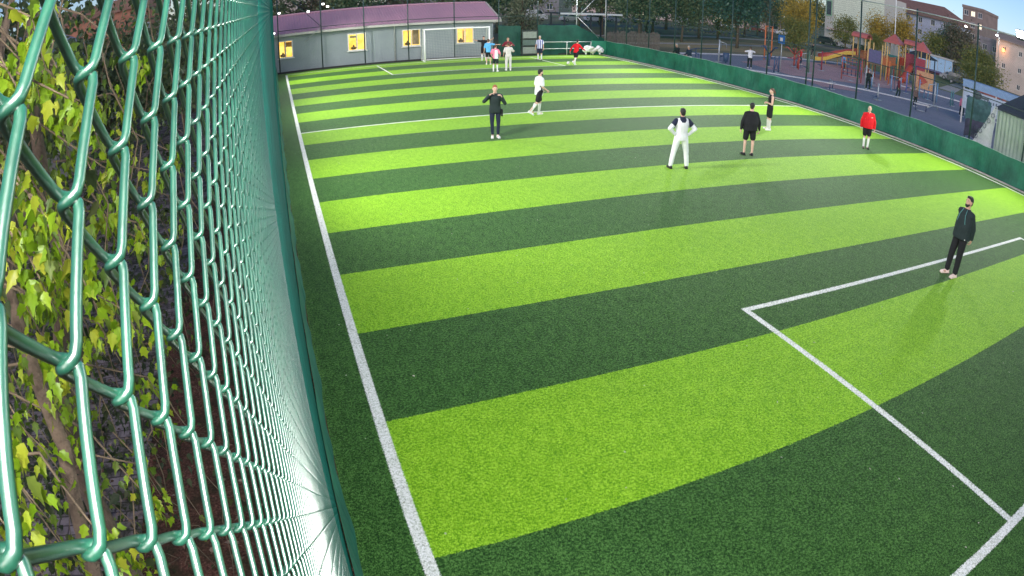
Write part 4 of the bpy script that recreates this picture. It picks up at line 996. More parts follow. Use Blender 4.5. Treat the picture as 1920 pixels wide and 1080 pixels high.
# ================================================================ TREES
def blob_tree(name, h, trunk_h, rx, rz, leaf_n, leaf_s, mat, seed, trunk_r=.16, cone_=False, clumps=26, lean=0, fork=True, spread=.34, aspect=.6):
    r_ = random.Random(seed); g = np.random.default_rng(seed)
    T_ = thing(name, 'x', 'tree'); m = MB(); top = Vector((lean * h * .5, 0, h * .93))
    m.tube([(0, 0, -.05), (lean * trunk_h * .3, .02, trunk_h * .5), (lean * trunk_h * .6, -.02, trunk_h), (lean * h * .5, .03, h * .7), tuple(top)], [trunk_r * 1.25, trunk_r, trunk_r * .85, trunk_r * .45, .02], 8)
    m.build('trunk', bark, T_)
    cz = (trunk_h * .85 + h) / 2; hz = (h - trunk_h * .85) / 2; C_ = []
    for k in range(clumps):
        if cone_: f = r_.random() ** .7; z = trunk_h * .5 + (h - trunk_h * .5) * (1 - f); rr_ = rx * f; a = r_.uniform(0, 2 * PI); q = r_.uniform(.5, 1); C_.append((rr_ * q * math.cos(a), rr_ * q * math.sin(a), z))
        else:
            while True:
                u = Vector((r_.uniform(-1, 1), r_.uniform(-1, 1), r_.uniform(-1, 1)))
                if .35 < u.length < 1: break
            C_.append((u.x * rx + lean * h * .4, u.y * rx, cz + u.z * hz))
    if fork:
        m = MB()
        for c in C_[:max(8, clumps // 2)]:
            z0 = trunk_h * r_.uniform(.75, 1.25); b = Vector((lean * z0 * .6, 0, min(z0, h * .8)))
            mid = b.lerp(Vector(c), .5) + Vector((0, 0, .12 * h * .3)); m.tube([b, mid, c], [trunk_r * .4, trunk_r * .22, .012], 5)
        m.build('limbs', bark, T_)
    Ca = np.array(C_); idx = g.integers(0, clumps, leaf_n); sc = g.uniform(.55, 1.25, clumps)[idx][:, None]
    P = Ca[idx] + g.normal(0, 1, (leaf_n, 3)) * sc * np.array([rx * spread, rx * spread, (hz if not cone_ else rx) * spread * .85])
    P[:, 2] = np.maximum(P[:, 2], trunk_h * .45)
    d = g.normal(0, 1, (leaf_n, 3)); d /= np.linalg.norm(d, axis=1)[:, None]; e = np.cross(d, g.normal(0, 1, (leaf_n, 3))); e /= np.linalg.norm(e, axis=1)[:, None]
    s = leaf_s * g.uniform(.6, 1.3, (leaf_n, 1))
    V = np.stack([P - d * s * .5, P + e * s * aspect * .5, P + d * s * .5, P - e * s * aspect * .5], 1).reshape(-1, 3)
    npmesh('crown', V, np.arange(leaf_n * 4).reshape(-1, 4), mat, T_)
    return T_
lm_dark = leaf_mat('dark_park_leaf', (.08, .12, .065), (.15, .20, .10), (.24, .26, .12), 1, .25)
lm_blue = leaf_mat('blue_green_leaf', (.04, .09, .08), (.07, .15, .115), (.10, .19, .13), 1, .25)
lm_olive = leaf_mat('olive_leaf', (.16, .18, .05), (.28, .28, .07), (.42, .36, .09), 1, .3)
lm_yel = leaf_mat('autumn_yellow_leaf', (.34, .25, .05), (.62, .42, .06), (.8, .55, .10), 1, .35)
lm_con = leaf_mat('grey_green_needle', (.12, .14, .08), (.22, .23, .14), (.32, .32, .2), 1, .15)
lm_brn = leaf_mat('brown_dusky_leaf', (.12, .10, .075), (.2, .155, .11), (.27, .21, .14), 1, .2)
PROTO = dict(
    dark=[blob_tree('park_tree', 9.5, 3.4, 3.0, 0, 5200, .34, lm_dark, 31), blob_tree('park_tree', 8.5, 3.0, 2.7, 0, 4600, .34, lm_dark, 32, lean=.12)],
    blue=[blob_tree('park_tree', 8.5, 2.8, 3.0, 0, 5200, .34, lm_blue, 33, lean=.2)],
    olive=[blob_tree('park_tree', 7.5, 2.6, 2.4, 0, 4200, .32, lm_olive, 34), blob_tree('park_tree', 6.5, 1.6, 2.7, 0, 5000, .30, lm_olive, 35)],
    yellow=[blob_tree('park_tree', 8, 2.6, 2.3, 0, 4200, .34, lm_yel, 36)],
    conifer=[blob_tree('conifer', 5.5, 1.2, 1.9, 0, 4200, .3, lm_con, 37, cone_=True, clumps=40, spread=.26, aspect=.3)],
    brown=[blob_tree('park_tree', 9, 2.6, 2.6, 0, 4200, .34, lm_brn, 38)])
used = set()
def tree(kind, x, y, s, label, rz=0, var=0, sz=1, group='park trees beyond the fences'):
    p = PROTO[kind][var % len(PROTO[kind])]
    if p.name in used: o = copy_tree(p)
    else: o = p; used.add(p.name)
    o.location = (x, y, -.03); o.scale = (s, s, s * sz); o.rotation_euler = (0, 0, rz)
    o['label'] = label; o['group'] = group
    return o
# behind the clubhouse, left to right
tree('dark', -1.5, 39, 1.0, 'dark tree behind the clubhouse, leftmost above the pink roof end', 1); tree('brown', 3.5, 41, 1.0, 'dusky brown tree behind the clubhouse roof, by the twin lamps', 2)
tree('dark', 7.5, 39, 1.05, 'dark tree right behind the middle of the mauve roof', 3, 1); tree('brown', 11.5, 42, 1.0, 'dusky tree behind the roof between two dark trees', 4)
tree('dark', 15.5, 38, 1.1, 'dark tree behind the right part of the mauve roof', 5); tree('dark', 20, 40, 1.1, 'dark tree just right of the clubhouse roof end', .4, 1)
tree('conifer', 21.6, 32.5, 1.05, 'grey-green conifer standing behind the dark tarpaulin beside the clubhouse', 0)
tree('dark', 26, 52, 1.2, 'tall dark tree behind the grey-green conifer', 1.2); tree('dark', 30, 58, 1.1, 'dark tree beyond the metal gate', 2.1, 1)
tree('olive', 35, 66, 1.2, 'olive tree standing in front of the parked van across the road', .6)
for i, (x, y, k, s, lb) in enumerate([(37.7, 47, 'dark', 1.15, 'dark tree rising behind the canopy shelter, left one'), (41.5, 44, 'dark', 1.0, 'slim dark tree behind the canopy shelter, right one'), (36.6, 36.5, 'dark', .95, 'dark tree nearest the right end of the picket fence'),
        (46.4, 49, 'dark', 1.15, 'dark tree behind the two seated spectators, left one'), (50.5, 57, 'olive', 1.2, 'olive tree behind the dark trunks above the spectators'), (44, 39, 'dark', .8, 'short dark tree above the right spectator'),
        (52.9, 47.5, 'dark', 1.0, 'dark tree on the lawn left of the sandy ground'), (57.4, 49, 'olive', 1.05, 'olive-green tree at the left edge of the sandy ground'), (49.1, 34.9, 'blue', 1.05, 'blue-green leaning tree on the sandy ground behind the court'),
        (66, 55, 'dark', 1.1, 'dark tree behind the sandy ground'), (72, 60, 'olive', 1.1, 'olive tree in front of the pinkish shops'), (84, 70, 'brown', 1.0, 'dusky tree before the pinkish shops left of the yellow-tipped one'),
        (76.8, 51.5, 'yellow', 1.05, 'yellow-tipped tree left of the pale shuttered building'), (90, 74, 'dark', 1.1, 'dark tree behind the yellow-tipped tree'), (60, 66, 'dark', 1.3, 'tall dark tree deep behind the dark lawn trees'),
        (44, 66, 'dark', 1.3, 'tall dark tree deep behind the canopy shelter'), (52, 74, 'dark', 1.3, 'farthest dark tree right of the canopy shelter'), (78, 82, 'dark', 1.3, 'tall dark tree beside the road behind the sand')]):
    tree(k, x, y, s, lb, i * 1.3, i)
for i, (x, y, k, s, lb, sz) in enumerate([(100, 52.3, 'yellow', 1.05, 'yellow autumn tree in front of the blue-grey block, leftmost', .95), (100, 46, 'yellow', 1.0, 'yellow autumn tree in front of the block, right of the tall light pole', 1.1),
        (96, 50, 'olive', .7, 'low olive tree between the two yellow ones behind the play towers', .8), (100, 38.5, 'olive', 1.05, 'round olive tree right of the play towers, over the blue shop glass', 1.05), (106, 38, 'blue', .95, 'blue-green tree at the corner of the blue-grey block', 1.1),
        (100, 33.5, 'brown', 1.15, 'dark brown tree below the flat-topped tower', .95), (104, 34.5, 'brown', 1.0, 'second brown tree beside the tower with the lit street lamp', 1), (100, 29.5, 'olive', .75, 'narrow olive tree left of the orange-lit wall', 1.3),
        (88, 22.0, 'olive', 1.15, 'bushy olive tree at the right edge below the lit floodlight', .7), (80, 17, 'olive', 1.15, 'lowest olive bush at the right edge above the blue booth', .55)]):
    tree(k, x, y, s, lb, i * 1.7 + .5, i, sz)
tree('olive', 118, 86, 1.3, 'olive tree beside the left corner of the pale cladded building', .3); tree('dark', 112, 92, 1.3, 'dark tree behind the shops left of the cladded building', 1.3, 1)
tree('yellow', 66, 41, .85, 'small yellow tree on the sandy ground', 2.2); tree('olive', 60, 36, .7, 'small olive tree at the back edge of the court', .9, 1)
tree('olive', 80, 44, .8, 'olive tree on the lawn behind the red-roofed tower', 1.9)
tree('dark', -7.5, -8.5, .72, 'dark tree at the top left behind the near mesh', 1, group='trees left of the fence'); tree('brown', -6.5, -14.5, .62, 'dusky tree at the top left edge behind the leaves', 1, group='trees left of the fence'); tree('dark', -5.8, -5, .62, 'dark bushy tree beside the house at upper left', 2, 1, group='trees left of the fence')
tree('dark', -4.6, 2.5, .6, 'dark tree farther along the left fence', 3, group='trees left of the fence'); tree('brown', -5.2, 10, .6, 'dusky tree before the brick wall on the left', 0, group='trees left of the fence'); tree('dark', -4.4, 19, .62, 'dark tree at the far left fence corner', .5, 1, group='trees left of the fence')
for lst in PROTO.values():
    for p in lst:
        if p.name not in used:
            for ch in list(p.children): bpy.data.objects.remove(ch)
            bpy.data.objects.remove(p)
# ================================================================ BUILDINGS ROUND THE PARK
def frame_dir(a, b):
    a = Vector((*a, 0)); b = Vector((*b, 0)); d = (b - a); L = d.length; return a, d.normalized(), L
def facade_building(name, label, a, b, depth, h, mat, floors, bays, roof=None, roofm=None, rh=2, win=(1.3, 1.3), litset=(), trimm=None, z0=0.0, glass=None, first=1.0, balcony=()):
    """a->b runs along the front, left to right seen from the pitch; depth goes away"""
    A, d, L = frame_dir(a, b); rz = math.atan2(d.y, d.x)
    B = thing(name, label, 'building', (A.x, A.y, z0), rz)
    fh = h / floors; bw = L / bays; holes = []
    m = MB(); T = .25
    zs = []
    for f in range(floors):
        zb = f * fh + first; zt = zb + win[1]; zs.append((zb, zt))
    z = 0
    for zb, zt in zs:
        m.box((L / 2, T / 2, (z + zb) / 2), (L, T, zb - z)); z = zt
        x = 0
        for k in range(bays):
            c = (k + .5) * bw; m.box(((x + c - win[0] / 2) / 2, T / 2, (zb + zt) / 2), (c - win[0] / 2 - x, T, zt - zb)); x = c + win[0] / 2
        m.box(((x + L) / 2, T / 2, (zb + zt) / 2), (L - x, T, zt - zb))
    m.box((L / 2, T / 2, (z + h) / 2), (L, T, h - z))
    m.box((T / 2, depth / 2, h / 2), (T, depth - 2 * T, h)); m.box((L - T / 2, depth / 2, h / 2), (T, depth - 2 * T, h)); m.box((L / 2, depth - T / 2, h / 2), (L, T, h))
    m.build('wall', mat, B)
    for i, (zb, zt) in enumerate(zs):
        for k in range(bays):
            c = (k + .5) * bw; w2, hh = win; m = MB(); t_ = .09
            m.box((c, .06, zb + t_ / 2), (w2, .1, t_)); m.box((c, .06, zt - t_ / 2), (w2, .1, t_)); m.box((c - w2 / 2 + t_ / 2, .06, (zb + zt) / 2), (t_, .1, hh - 2 * t_)); m.box((c + w2 / 2 - t_ / 2, .06, (zb + zt) / 2), (t_, .1, hh - 2 * t_)); m.box((c, .06, (zb + zt) / 2), (t_, .08, hh - 2 * t_))
            m.box((c, -.03, zb - .07), (w2 + .3, .18, .1))
            f = m.build('window', trimm, B); m = MB(); m.box((c, .12, (zb + zt) / 2), (w2 - .1, .03, hh - .1)); m.build('pane', lit_win if (i, k) in litset else glass_m, f)
            if (i, k) in balcony:
                m = MB(); m.box((c, -.55, zb - .35), (bw * .8, 1.1, .14)); m.box((c, -1.06, zb + .05), (bw * .8, .06, .8)); m.box((c - bw * .4 + .03, -.55, zb + .05), (.06, 1.0, .8)); m.box((c + bw * .4 - .03, -.55, zb + .05), (.06, 1.0, .8)); m.build('balcony', trimm, B)
    if roof == 'hip':
        o = .7; m = MB(); rr_ = min(depth / 2, L / 2) + o
        V = [(-o, -o, h), (L + o, -o, h), (L + o, depth + o, h), (-o, depth + o, h), (-o + rr_, depth / 2, h + rh), (L + o - rr_, depth / 2, h + rh), (-o, -o, h - .25), (L + o, -o, h - .25), (L + o, depth + o, h - .25), (-o, depth + o, h - .25)]
        m.add(V, [(0, 1, 5, 4), (1, 2, 5), (2, 3, 4, 5), (3, 0, 4), (6, 7, 1, 0), (7, 8, 2, 1), (8, 9, 3, 2), (9, 6, 0, 3), (9, 8, 7, 6)]); m.build('roof', roofm, B)
    elif roof == 'gable':
        o = .5; m = MB(); V = [(-o, -o, h - .1), (L + o, -o, h - .1), (L + o, depth / 2, h + rh), (-o, depth / 2, h + rh), (L + o, depth + o, h - .1), (-o, depth + o, h - .1)]
        V += [(x, y, z - .2) for x, y, z in V]
        m.add(V, [(0, 1, 2, 3), (3, 2, 4, 5), (7, 6, 9, 8), (8, 9, 11, 10), (0, 6, 7, 1), (5, 4, 10, 11), (0, 3, 9, 6), (3, 5, 11, 9), (1, 7, 8, 2), (2, 8, 10, 4)]); m.build('roof', roofm, B)
        for xx in (0, L - T): m = MB(); m.add([(xx, 0, h), (xx, depth, h), (xx, depth / 2, h + rh * .93), (xx + T, 0, h), (xx + T, depth, h), (xx + T, depth / 2, h + rh * .93)], [(2, 1, 0), (3, 4, 5), (0, 3, 5, 2), (1, 2, 5, 4)]); m.build('gable', mat, B)
    else:
        m = MB(); m.box((L / 2, depth / 2, h + .1), (L + .3, depth + .3, .2)); m.box((L / 2, -.1, h + .45), (L + .3, .15, .5)); m.box((L / 2, depth + .1, h + .45), (L + .3, .15, .5)); m.box((-.1, depth / 2, h + .45), (.15, depth + .05, .5)); m.box((L + .1, depth / 2, h + .45), (.15, depth + .05, .5)); m.build('roof', roofm or mat, B)
    return B
glass_m = pm('dusk_window_glass', (.035, .045, .07), .12, .2, 3, 0, spec=.8)
lit_win = emat('lit_window', (1, .85, .6), 1.6)
blue_render = pm('blue_grey_render', (.44, .47, .60), .85, .12, .4, .15, 6); brown_render = pm('brown_render', (.27, .21, .19), .9, .15, .5, .2, 6); beige_render = pm('beige_render', (.50, .43, .39), .9, .12, .4, .2, 6)
grey_render = pm('grey_render', (.28, .25, .27), .9, .15, .5, .2, 6); pinkish = pm('pinkish_cream_render', (.55, .42, .40), .9, .2, .6, .2, 6); tile_m = pm('terracotta_tiles', (.23, .13, .105), .9, .2, 2, .5, 9); offwhite = pm('off_white_trim', (.6, .58, .56), .7, .1, 3, 0)
teal_render = pm('teal_render', (.16, .28, .33), .8, .15, .5, .1, 6)
facade_building('apartment_block', 'long blue-grey apartment block with terracotta hip roof beyond the playground', (130, 83), (130, 52.2), 12, 11.6, blue_render, 4, 8, 'hip', tile_m, 3.6, (1.25, 1.35), (), offwhite, balcony={(1, 2), (2, 2), (3, 2), (1, 3), (2, 3), (3, 3)})
facade_building('tower_block', 'tall flat-topped brown block with two lit windows behind the blue-grey block', (140, 54.8), (140, 48.4), 9, 16.6, brown_render, 6, 3, None, brown_render, 2, (1.3, 1.3), {(5, 1), (4, 2)}, offwhite)
facade_building('terrace_house', 'low flat grey house between the brown tower and the beige house', (132, 45), (132, 39.4), 8, 9.6, grey_render, 3, 2, None, grey_render, 2, (1.3, 1.3), (), offwhite)
facade_building('beige_house', 'beige house with low gable roof at the right edge behind the lit floodlight', (128, 38.4), (131, 22), 9, 10.8, beige_render, 3, 4, 'gable', brown_render, 1.8, (.9, 1.1), (), offwhite)
sh = thing('shuttered_building', 'tall pale building with horizontal cladding above a striped shopfront', 'building', (108, 74, 0), math.atan2(-15, 2))
slat = pm('pale_green_cladding', (.78, .84, .68), .6, .08, 2, 0); m = MB()
for k in range(18): m.box((9, -.03 + (.02 if k % 2 else 0), 4.3 + k * .47), (13.2, .12, .42))
m.build('cladding', slat, sh)
m = MB(); m.box((8, 5.05, 6.5), (16, 10, 12.9)); m.build('wall', pm('pale_render', (.5, .5, .46), .85, .1), sh)
m = MB(); m.box((1.1, -.06, 8.2), (1.6, .1, 3.6)); f = m.build('window', pm('green_window_frame', (.25, .45, .3), .6), sh); m = MB(); m.box((1.1, -.12, 8.2), (1.2, .05, 3.1)); m.build('pane', glass_m, f)
m = MB(); m.box((8.6, -.5, 3.55), (14.6, 1.0, .5)); m.build('awning', pinkish, sh)
m = MB()
for k in range(9): m.box((2 + k * 1.6, -.03, 1.6), (.9, .08, 3.0))
m.build('shop_panel', offwhite, sh)
def letters(mb, s_, x, z, y, h_, th=.06):
    seg = {'T': ['t', 'c'], 'E': ['l', 't', 'm', 'b'], 'S': ['t', 'm', 'b', 'lu', 'rd'], 'I': ['c'], '3': ['t', 'm', 'b', 'r'], '7': ['t', 'r'], 'A': ['l', 'r', 't', 'm'], 'K': ['l', 'm', 'ru', 'rd']}
    w_ = h_ * .55
    for ch in s_:
        for g_ in seg.get(ch, []):
            bx = dict(t=(0, h_ / 2, w_, .16), m=(0, 0, w_, .16), b=(0, -h_ / 2, w_, .16), l=(-w_ / 2, 0, .16, h_), r=(w_ / 2, 0, .16, h_), c=(0, 0, .16, h_), lu=(-w_ / 2, h_ / 4, .16, h_ / 2), rd=(w_ / 2, -h_ / 4, .16, h_ / 2), ru=(w_ / 2, h_ / 4, .16, h_ / 2))[g_]
            mb.box((x + bx[0], y, z + bx[1]), (max(bx[2], .16) * 1.0, th, max(bx[3], .16)))
        x += w_ * 1.6
shops = facade_building('shop_row', 'row of low pinkish shops behind the park trees across the road', (70, 122), (116, 96), 9, 4.6, pinkish, 1, 11, None, grey_render, 2, (2.6, 2.2), {(0, 3), (0, 7)}, offwhite, first=.7)
facade_building('low_house', 'low pale house behind the trees left of the pinkish shops', (26, 118), (66, 121), 9, 5.2, grey_render, 1, 8, 'gable', tile_m, 2.2, (1.6, 1.5), {(0, 2)}, offwhite, first=1.4)
facade_building('beige_annex', 'beige building behind the left end of the clubhouse roof', (-4, 58), (4.2, 58), 8, 9.5, beige_render, 3, 3, None, beige_render, 2, (1.2, 1.3), (), offwhite)
facade_building('teal_house', 'teal house with pale roof edge behind the clubhouse, right of the beige building', (4.8, 60), (9.5, 60), 8, 8.6, teal_render, 3, 2, None, offwhite, 2, (1.2, 1.3), (), offwhite)
facade_building('grey_roofed_house', 'house with a grey sheet roof seen through the mesh at top left', (-9.5, -2), (-9.0, 8), 8, 4.0, grey_render, 1, 4, 'gable', pm('grey_sheet_roof', (.33, .31, .37), .5, .12, 2, .3, 14), 2.2, (1.2, 1.2), (), offwhite, first=1.2)
facade_building('brick_house', 'orange-brown brick house beyond the grey-roofed house on the left', (-8.6, 12), (-8.2, 22), 7, 6.2, pm('brick_render', (.34, .15, .10), .9, .25, 3, .4, 12), 2, 4, None, tile_m, 2, (1.1, 1.2), {(1, 0)}, offwhite)
kiosk = thing('glass_kiosk', 'low white kiosk with blue-lit glass panels behind the play towers', 'kiosk', (96, 41.8, 0), math.atan2(-9, 1.2))
m = MB(); m.box((4.6, 2.5, 3.15), (9.6, 5.4, .3)); m.build('roof', offwhite, kiosk)
m = MB(); m.box((4.6, 2.6, .3), (9.2, 4.8, .6)); m.build('base', pm('maroon_base', (.12, .03, .06), .8), kiosk)
bl = emat('blue_lit_glass', (.42, .62, .95), .55)
for k in range(6):
    m = MB(); m.box((.8 + k * 1.52, .2, 1.8), (1.36, .06, 2.3)); m.build('glass_panel', bl, kiosk)
for k in range(7):
    m = MB(); m.box((.06 + k * 1.52, .2, 1.8), (.1, .14, 2.4)); m.build('mullion', offwhite, kiosk)
m = MB(); m.box((4.6, 5.0, 1.8), (9.2, .1, 2.4)); m.build('back_wall', blue_render, kiosk)
gz = thing('gazebo', 'dark hip-roofed gazebo in front of the blue-lit kiosk', 'gazebo', (86, 32.5, 0), .3)
dkw = pm('dark_timber', (.03, .03, .045), .8, .2)
m = MB(); m.add([(-2.4, -2.4, 2.6), (2.4, -2.4, 2.6), (2.4, 2.4, 2.6), (-2.4, 2.4, 2.6), (0, 0, 3.7), (-2.4, -2.4, 2.48), (2.4, -2.4, 2.48), (2.4, 2.4, 2.48), (-2.4, 2.4, 2.48)], [(0, 1, 4), (1, 2, 4), (2, 3, 4), (3, 0, 4), (5, 6, 1, 0), (6, 7, 2, 1), (7, 8, 3, 2), (8, 5, 0, 3), (8, 7, 6, 5)]); m.build('roof', dkw, gz)
for a in (-2, 2):
    for b in (-2, 2):
        m = MB(); m.box((a, b, 1.24), (.16, .16, 2.48)); m.build('post', dkw, gz)
for k, (c, d) in enumerate((((0, -2, .75), (3.8, .08, .1)), ((0, 2, .75), (3.8, .08, .1)), ((-2, 0, .75), (.08, 3.8, .1)))):
    m = MB(); m.box(c, d); m.box((c[0], c[1], .4), d); m.build('railing', dkw, gz)
# canopy shelter and picket fence behind the far corner
cs = thing('canopy_shelter', 'flat canopy shelter with a white edge behind the far right corner braces', 'shelter', (26.6, 28.5, 0))
m = MB(); m.box((0, 1.6, 3.13), (6.2, 3.4, .10)); m.build('roof', dkw, cs)
m = MB(); m.box((0, -.14, 3.13), (6.2, .06, .16)); m.build('fascia', white_pipe, cs)
for xx in (-2.6, 0, 2.6):
    for yy in (.1, 3.0):
        m = MB(); m.box((xx, yy, 1.54), (.13, .13, 3.08)); m.build('post', dkw, cs)
m = MB(); m.box((0, 2.6, .45), (5, .4, .08)); m.box((-2.2, 2.6, .2), (.1, .4, .42)); m.box((2.2, 2.6, .2), (.1, .4, .42)); m.build('bench_seat', dkw, cs)
pf = thing('picket_fence', 'grey-brown picket fence of uneven boards behind the far corner', 'fence', (28.4, 26.2, 0))
pk = pm('weathered_pickets', (.17, .14, .115), .95, .35, 5, .4, 30); rr = random.Random(7); m = MB()
for k in range(44):
    x = k * .13 - 1.6; hh = 1.7 + rr.uniform(-.12, .15); m.box((x, rr.uniform(-.015, .015), hh / 2), (.095, .022, hh), rz=rr.uniform(-.1, .1))
m.build('pickets', pk, pf); m = MB(); m.box((1.2, .04, .5), (5.8, .04, .08)); m.box((1.2, .04, 1.3), (5.8, .04, .08)); m.build('rails', pk, pf)

# ================================================================ CARS
rub = pm('tyre_rubber', (.02, .02, .02), .8); chrome = pm('wheel_rim', (.4, .4, .42), .35, metal=.7); glass_c = pm('car_glass', (.02, .025, .035), .08, .1, 3, 0, spec=.8)
def car_proto(kind, paint):
    c = thing('parked_car' if kind != 'van' else 'parked_van', 'x', 'car' if kind != 'van' else 'van')
    L, Wd = (4.3, 1.74) if kind != 'van' else (4.9, 1.9)
    prof = {'car': [(-2.15, .35), (-2.13, .75), (-1.95, .95), (-1.5, 1.0), (-.95, 1.42), (.45, 1.45), (1.05, 1.0), (1.95, .86), (2.14, .65), (2.15, .35)],
            'suv': [(-2.15, .4), (-2.15, 1.0), (-2.0, 1.15), (-1.75, 1.65), (-1.5, 1.72), (.5, 1.70), (1.05, 1.15), (2.0, 1.02), (2.15, .8), (2.15, .4)],
            'van': [(-2.45, .35), (-2.45, 1.7), (-2.3, 2.05), (-2.0, 2.12), (1.1, 2.1), (1.75, 1.25), (2.35, 1.05), (2.45, .8), (2.45, .35)]}[kind]
    m = MB(); V = []; ns = ((-Wd / 2, .0), (-Wd / 2 + .06, 1), (Wd / 2 - .06, 1), (Wd / 2, .0))
    n = len(prof); W2 = Wd / 2
    for yy, ins in ((-W2, 1), (-W2 * .98, 0), (W2 * .98, 0), (W2, 1)):
        for x, z in prof:
            t_ = max(0, z - .95); yv = yy * (1 - .17 * t_)
            V.append((x * (.985 if ins else 1), yv, z - (.03 if ins else 0)))
    F = [tuple(reversed(range(n))), tuple(range(3 * n, 4 * n))]
    for r_ in range(3):
        for i in range(n): F.append((r_ * n + i, r_ * n + (i + 1) % n, (r_ + 1) * n + (i + 1) % n, (r_ + 1) * n + i))
    m.add(V, F, 0); m.build('body', paint, c)
    zt = max(z for _, z in prof); zb = {'car': 1.0, 'suv': 1.18, 'van': 1.3}[kind]
    def yw(z): return W2 * (1 - .17 * max(0, z - .95))
    xr = {'car': (-1.35, -.85, .4, .92), 'suv': (-1.72, -1.5, .45, .95), 'van': (.35, .35, 1.0, 1.6)}[kind]
    for s_ in (-1, 1):
        m = MB(); e = .012; z2 = zt - .1
        q = [(xr[0], s_ * (yw(zb) + e), zb), (xr[3], s_ * (yw(zb) + e), zb), (xr[2], s_ * (yw(z2) + e), z2), (xr[1], s_ * (yw(z2) + e), z2)]
        q += [(x, y - s_ * .03, z) for x, y, z in q]; m.add(q, [(0, 1, 2, 3), (7, 6, 5, 4), (0, 4, 5, 1), (1, 5, 6, 2), (2, 6, 7, 3), (3, 7, 4, 0)]); m.build('side_window', glass_c, c)
    def slope(x0, z0, x1, z1, nm):
        m = MB(); nrm = Vector((z1 - z0, 0, x0 - x1)).normalized(); nrm = nrm if nrm.z > 0 else -nrm
        q = [Vector((x0, -yw(z0) + .12, z0)) + nrm * .012, Vector((x0, yw(z0) - .12, z0)) + nrm * .012, Vector((x1, yw(z1) - .12, z1)) + nrm * .012, Vector((x1, -yw(z1) + .12, z1)) + nrm * .012]
        q += [v - nrm * .03 for v in q]; m.add(q, [(0, 1, 2, 3), (7, 6, 5, 4), (0, 4, 5, 1), (1, 5, 6, 2), (2, 6, 7, 3), (3, 7, 4, 0)]); m.build(nm, glass_c, c)
    P_ = {'car': ((1.0, 1.04, .5, 1.42), (-1.45, 1.04, -.98, 1.39)), 'suv': ((1.0, 1.2, .55, 1.66), (-1.98, 1.2, -1.78, 1.6)), 'van': ((1.7, 1.32, 1.16, 2.04), (-2.44, 1.3, -2.36, 1.85))}[kind]
    slope(*P_[0], 'windscreen'); slope(*P_[1], 'rear_window')
    for x in (-1.35, 1.35):
        for s_ in (-1, 1):
            m = MB(); m.tube([(x, s_ * (W2 - .2), .32), (x, s_ * (W2 + .01), .32)], .32, 16); w = m.build('wheel', rub, c); m = MB(); m.tube([(x, s_ * (W2 + .005), .32), (x, s_ * (W2 + .02), .32)], .19, 12); m.build('rim', chrome, w)
    xf = prof[-2][0]
    for s_ in (-1, 1):
        m = MB(); m.box((xf - .06, s_ * W2 * .72, .72), (.12, .3, .14)); m.build('headlight', pm('headlight_glass', (.7, .7, .72), .2, .05), c)
        m = MB(); m.box((-abs(prof[0][0]) + .03, s_ * W2 * .8, .85), (.1, .16, .2)); m.build('tail_light', pm('red_lens', (.35, .01, .01), .3, .05), c)
    return c
def paint(name, col): return pm(name, col, .3, .04, 2, 0, spec=.5, coat=.7)
pw, pg, pd, pr, pb = paint('white_paint', (.72, .73, .76)), paint('silver_paint', (.42, .42, .45)), paint('black_paint', (.02, .02, .025)), paint('maroon_paint', (.2, .03, .03)), paint('blue_paint', (.05, .09, .2))
protos = {}
def car(kind, pt, x, y, deg, label):
    key = (kind, pt.name)
    if key not in protos: protos[key] = car_proto(kind, pt); o = protos[key]
    else: o = copy_tree(protos[key])
    o.location = (x, y, -.02); o.rotation_euler = (0, 0, R(deg)); o['label'] = label; o['group'] = 'cars parked along the park road'
car('van', pw, 45.8, 88, 8, 'white van parked right of the conifer across the road'); car('car', pg, 51.5, 84, 5, 'silver car parked right of the white van, behind the tarpaulin'); car('car', pw, 56.5, 84.5, 4, 'white car parked between two silver cars behind the shelter'); car('car', pg, 62, 86, -4, 'silver car parked above the white-edged shelter'); car('suv', pb, 67.5, 85, -6, 'blue car parked right of the shelter roof')
car('van', pw, 83, 92, -25, 'white van standing left of the pinkish shops'); car('car', pw, 92, 90, -28, 'white car parked left in the row before the shops'); car('car', pr, 99, 87.5, -28, 'maroon car parked in the row before the shops'); car('car', pw, 105, 84, -30, 'white car parked before the shops, nearest the yellow-tipped tree'); car('suv', pd, 104, 78.5, -30, 'black car by the trees left of the pale cladded building')
car('suv', pd, 103.5, 68.8, -72, 'dark car parked before the striped shopfront, left one'); car('suv', pg, 104.5, 63.5, -75, 'silver car parked before the striped shopfront, right one'); car('suv', pd, 101, 57, -75, 'dark car parked behind the play towers'); car('car', pg, 101.5, 52, -75, 'grey car parked behind the yellow roof posts of the play tower')
car('suv', pd, 86, 24.6, -60, 'dark off-road car parked right of the gazebo'); car('car', pg, 90, 28.4, -62, 'silver car parked between gazebo and dark off-road car'); car('car', pr, 76, 13.5, -60, 'maroon car at the right edge behind the blue booth')

# ================================================================ STREET LAMPS AND POLES
def street_lamp(x, y, h, label, col=(1, .95, .95), e=40, dx=-1.0):
    g = thing('street_lamp', label, 'street lamp', (x, y, 0), group='street lamps round the park')
    m = MB(); m.tube([(0, 0, 0), (0, 0, h * .9), (dx * .3, 0, h * .98), (dx, 0, h)], [.1, .07, .05, .04], 8); m.build('pole', galv_m, g)
    m = MB(); m.box((dx * 1.2, 0, h), (.6, .26, .12)); m.build('lamp_head', house_m, g)
    m = MB(); m.ell((dx * 1.25, 0, h - .1), (.34, .3, .2)); m.build('lamp_lens', emat('lamp_lens', col, e), g)
    ld = bpy.data.lights.new('lamp', 'POINT'); ld.energy = 500; ld.color = col; ld.shadow_soft_size = .3; lo = bpy.data.objects.new('lamp', ld); COL.objects.link(lo); lo.parent = g; lo.location = (dx * 1.25, 0, h - .5)
street_lamp(119, 41.5, 10.9, 'lit street lamp with pinkish white glow in front of the brown tree', (1, .85, .85), 8)
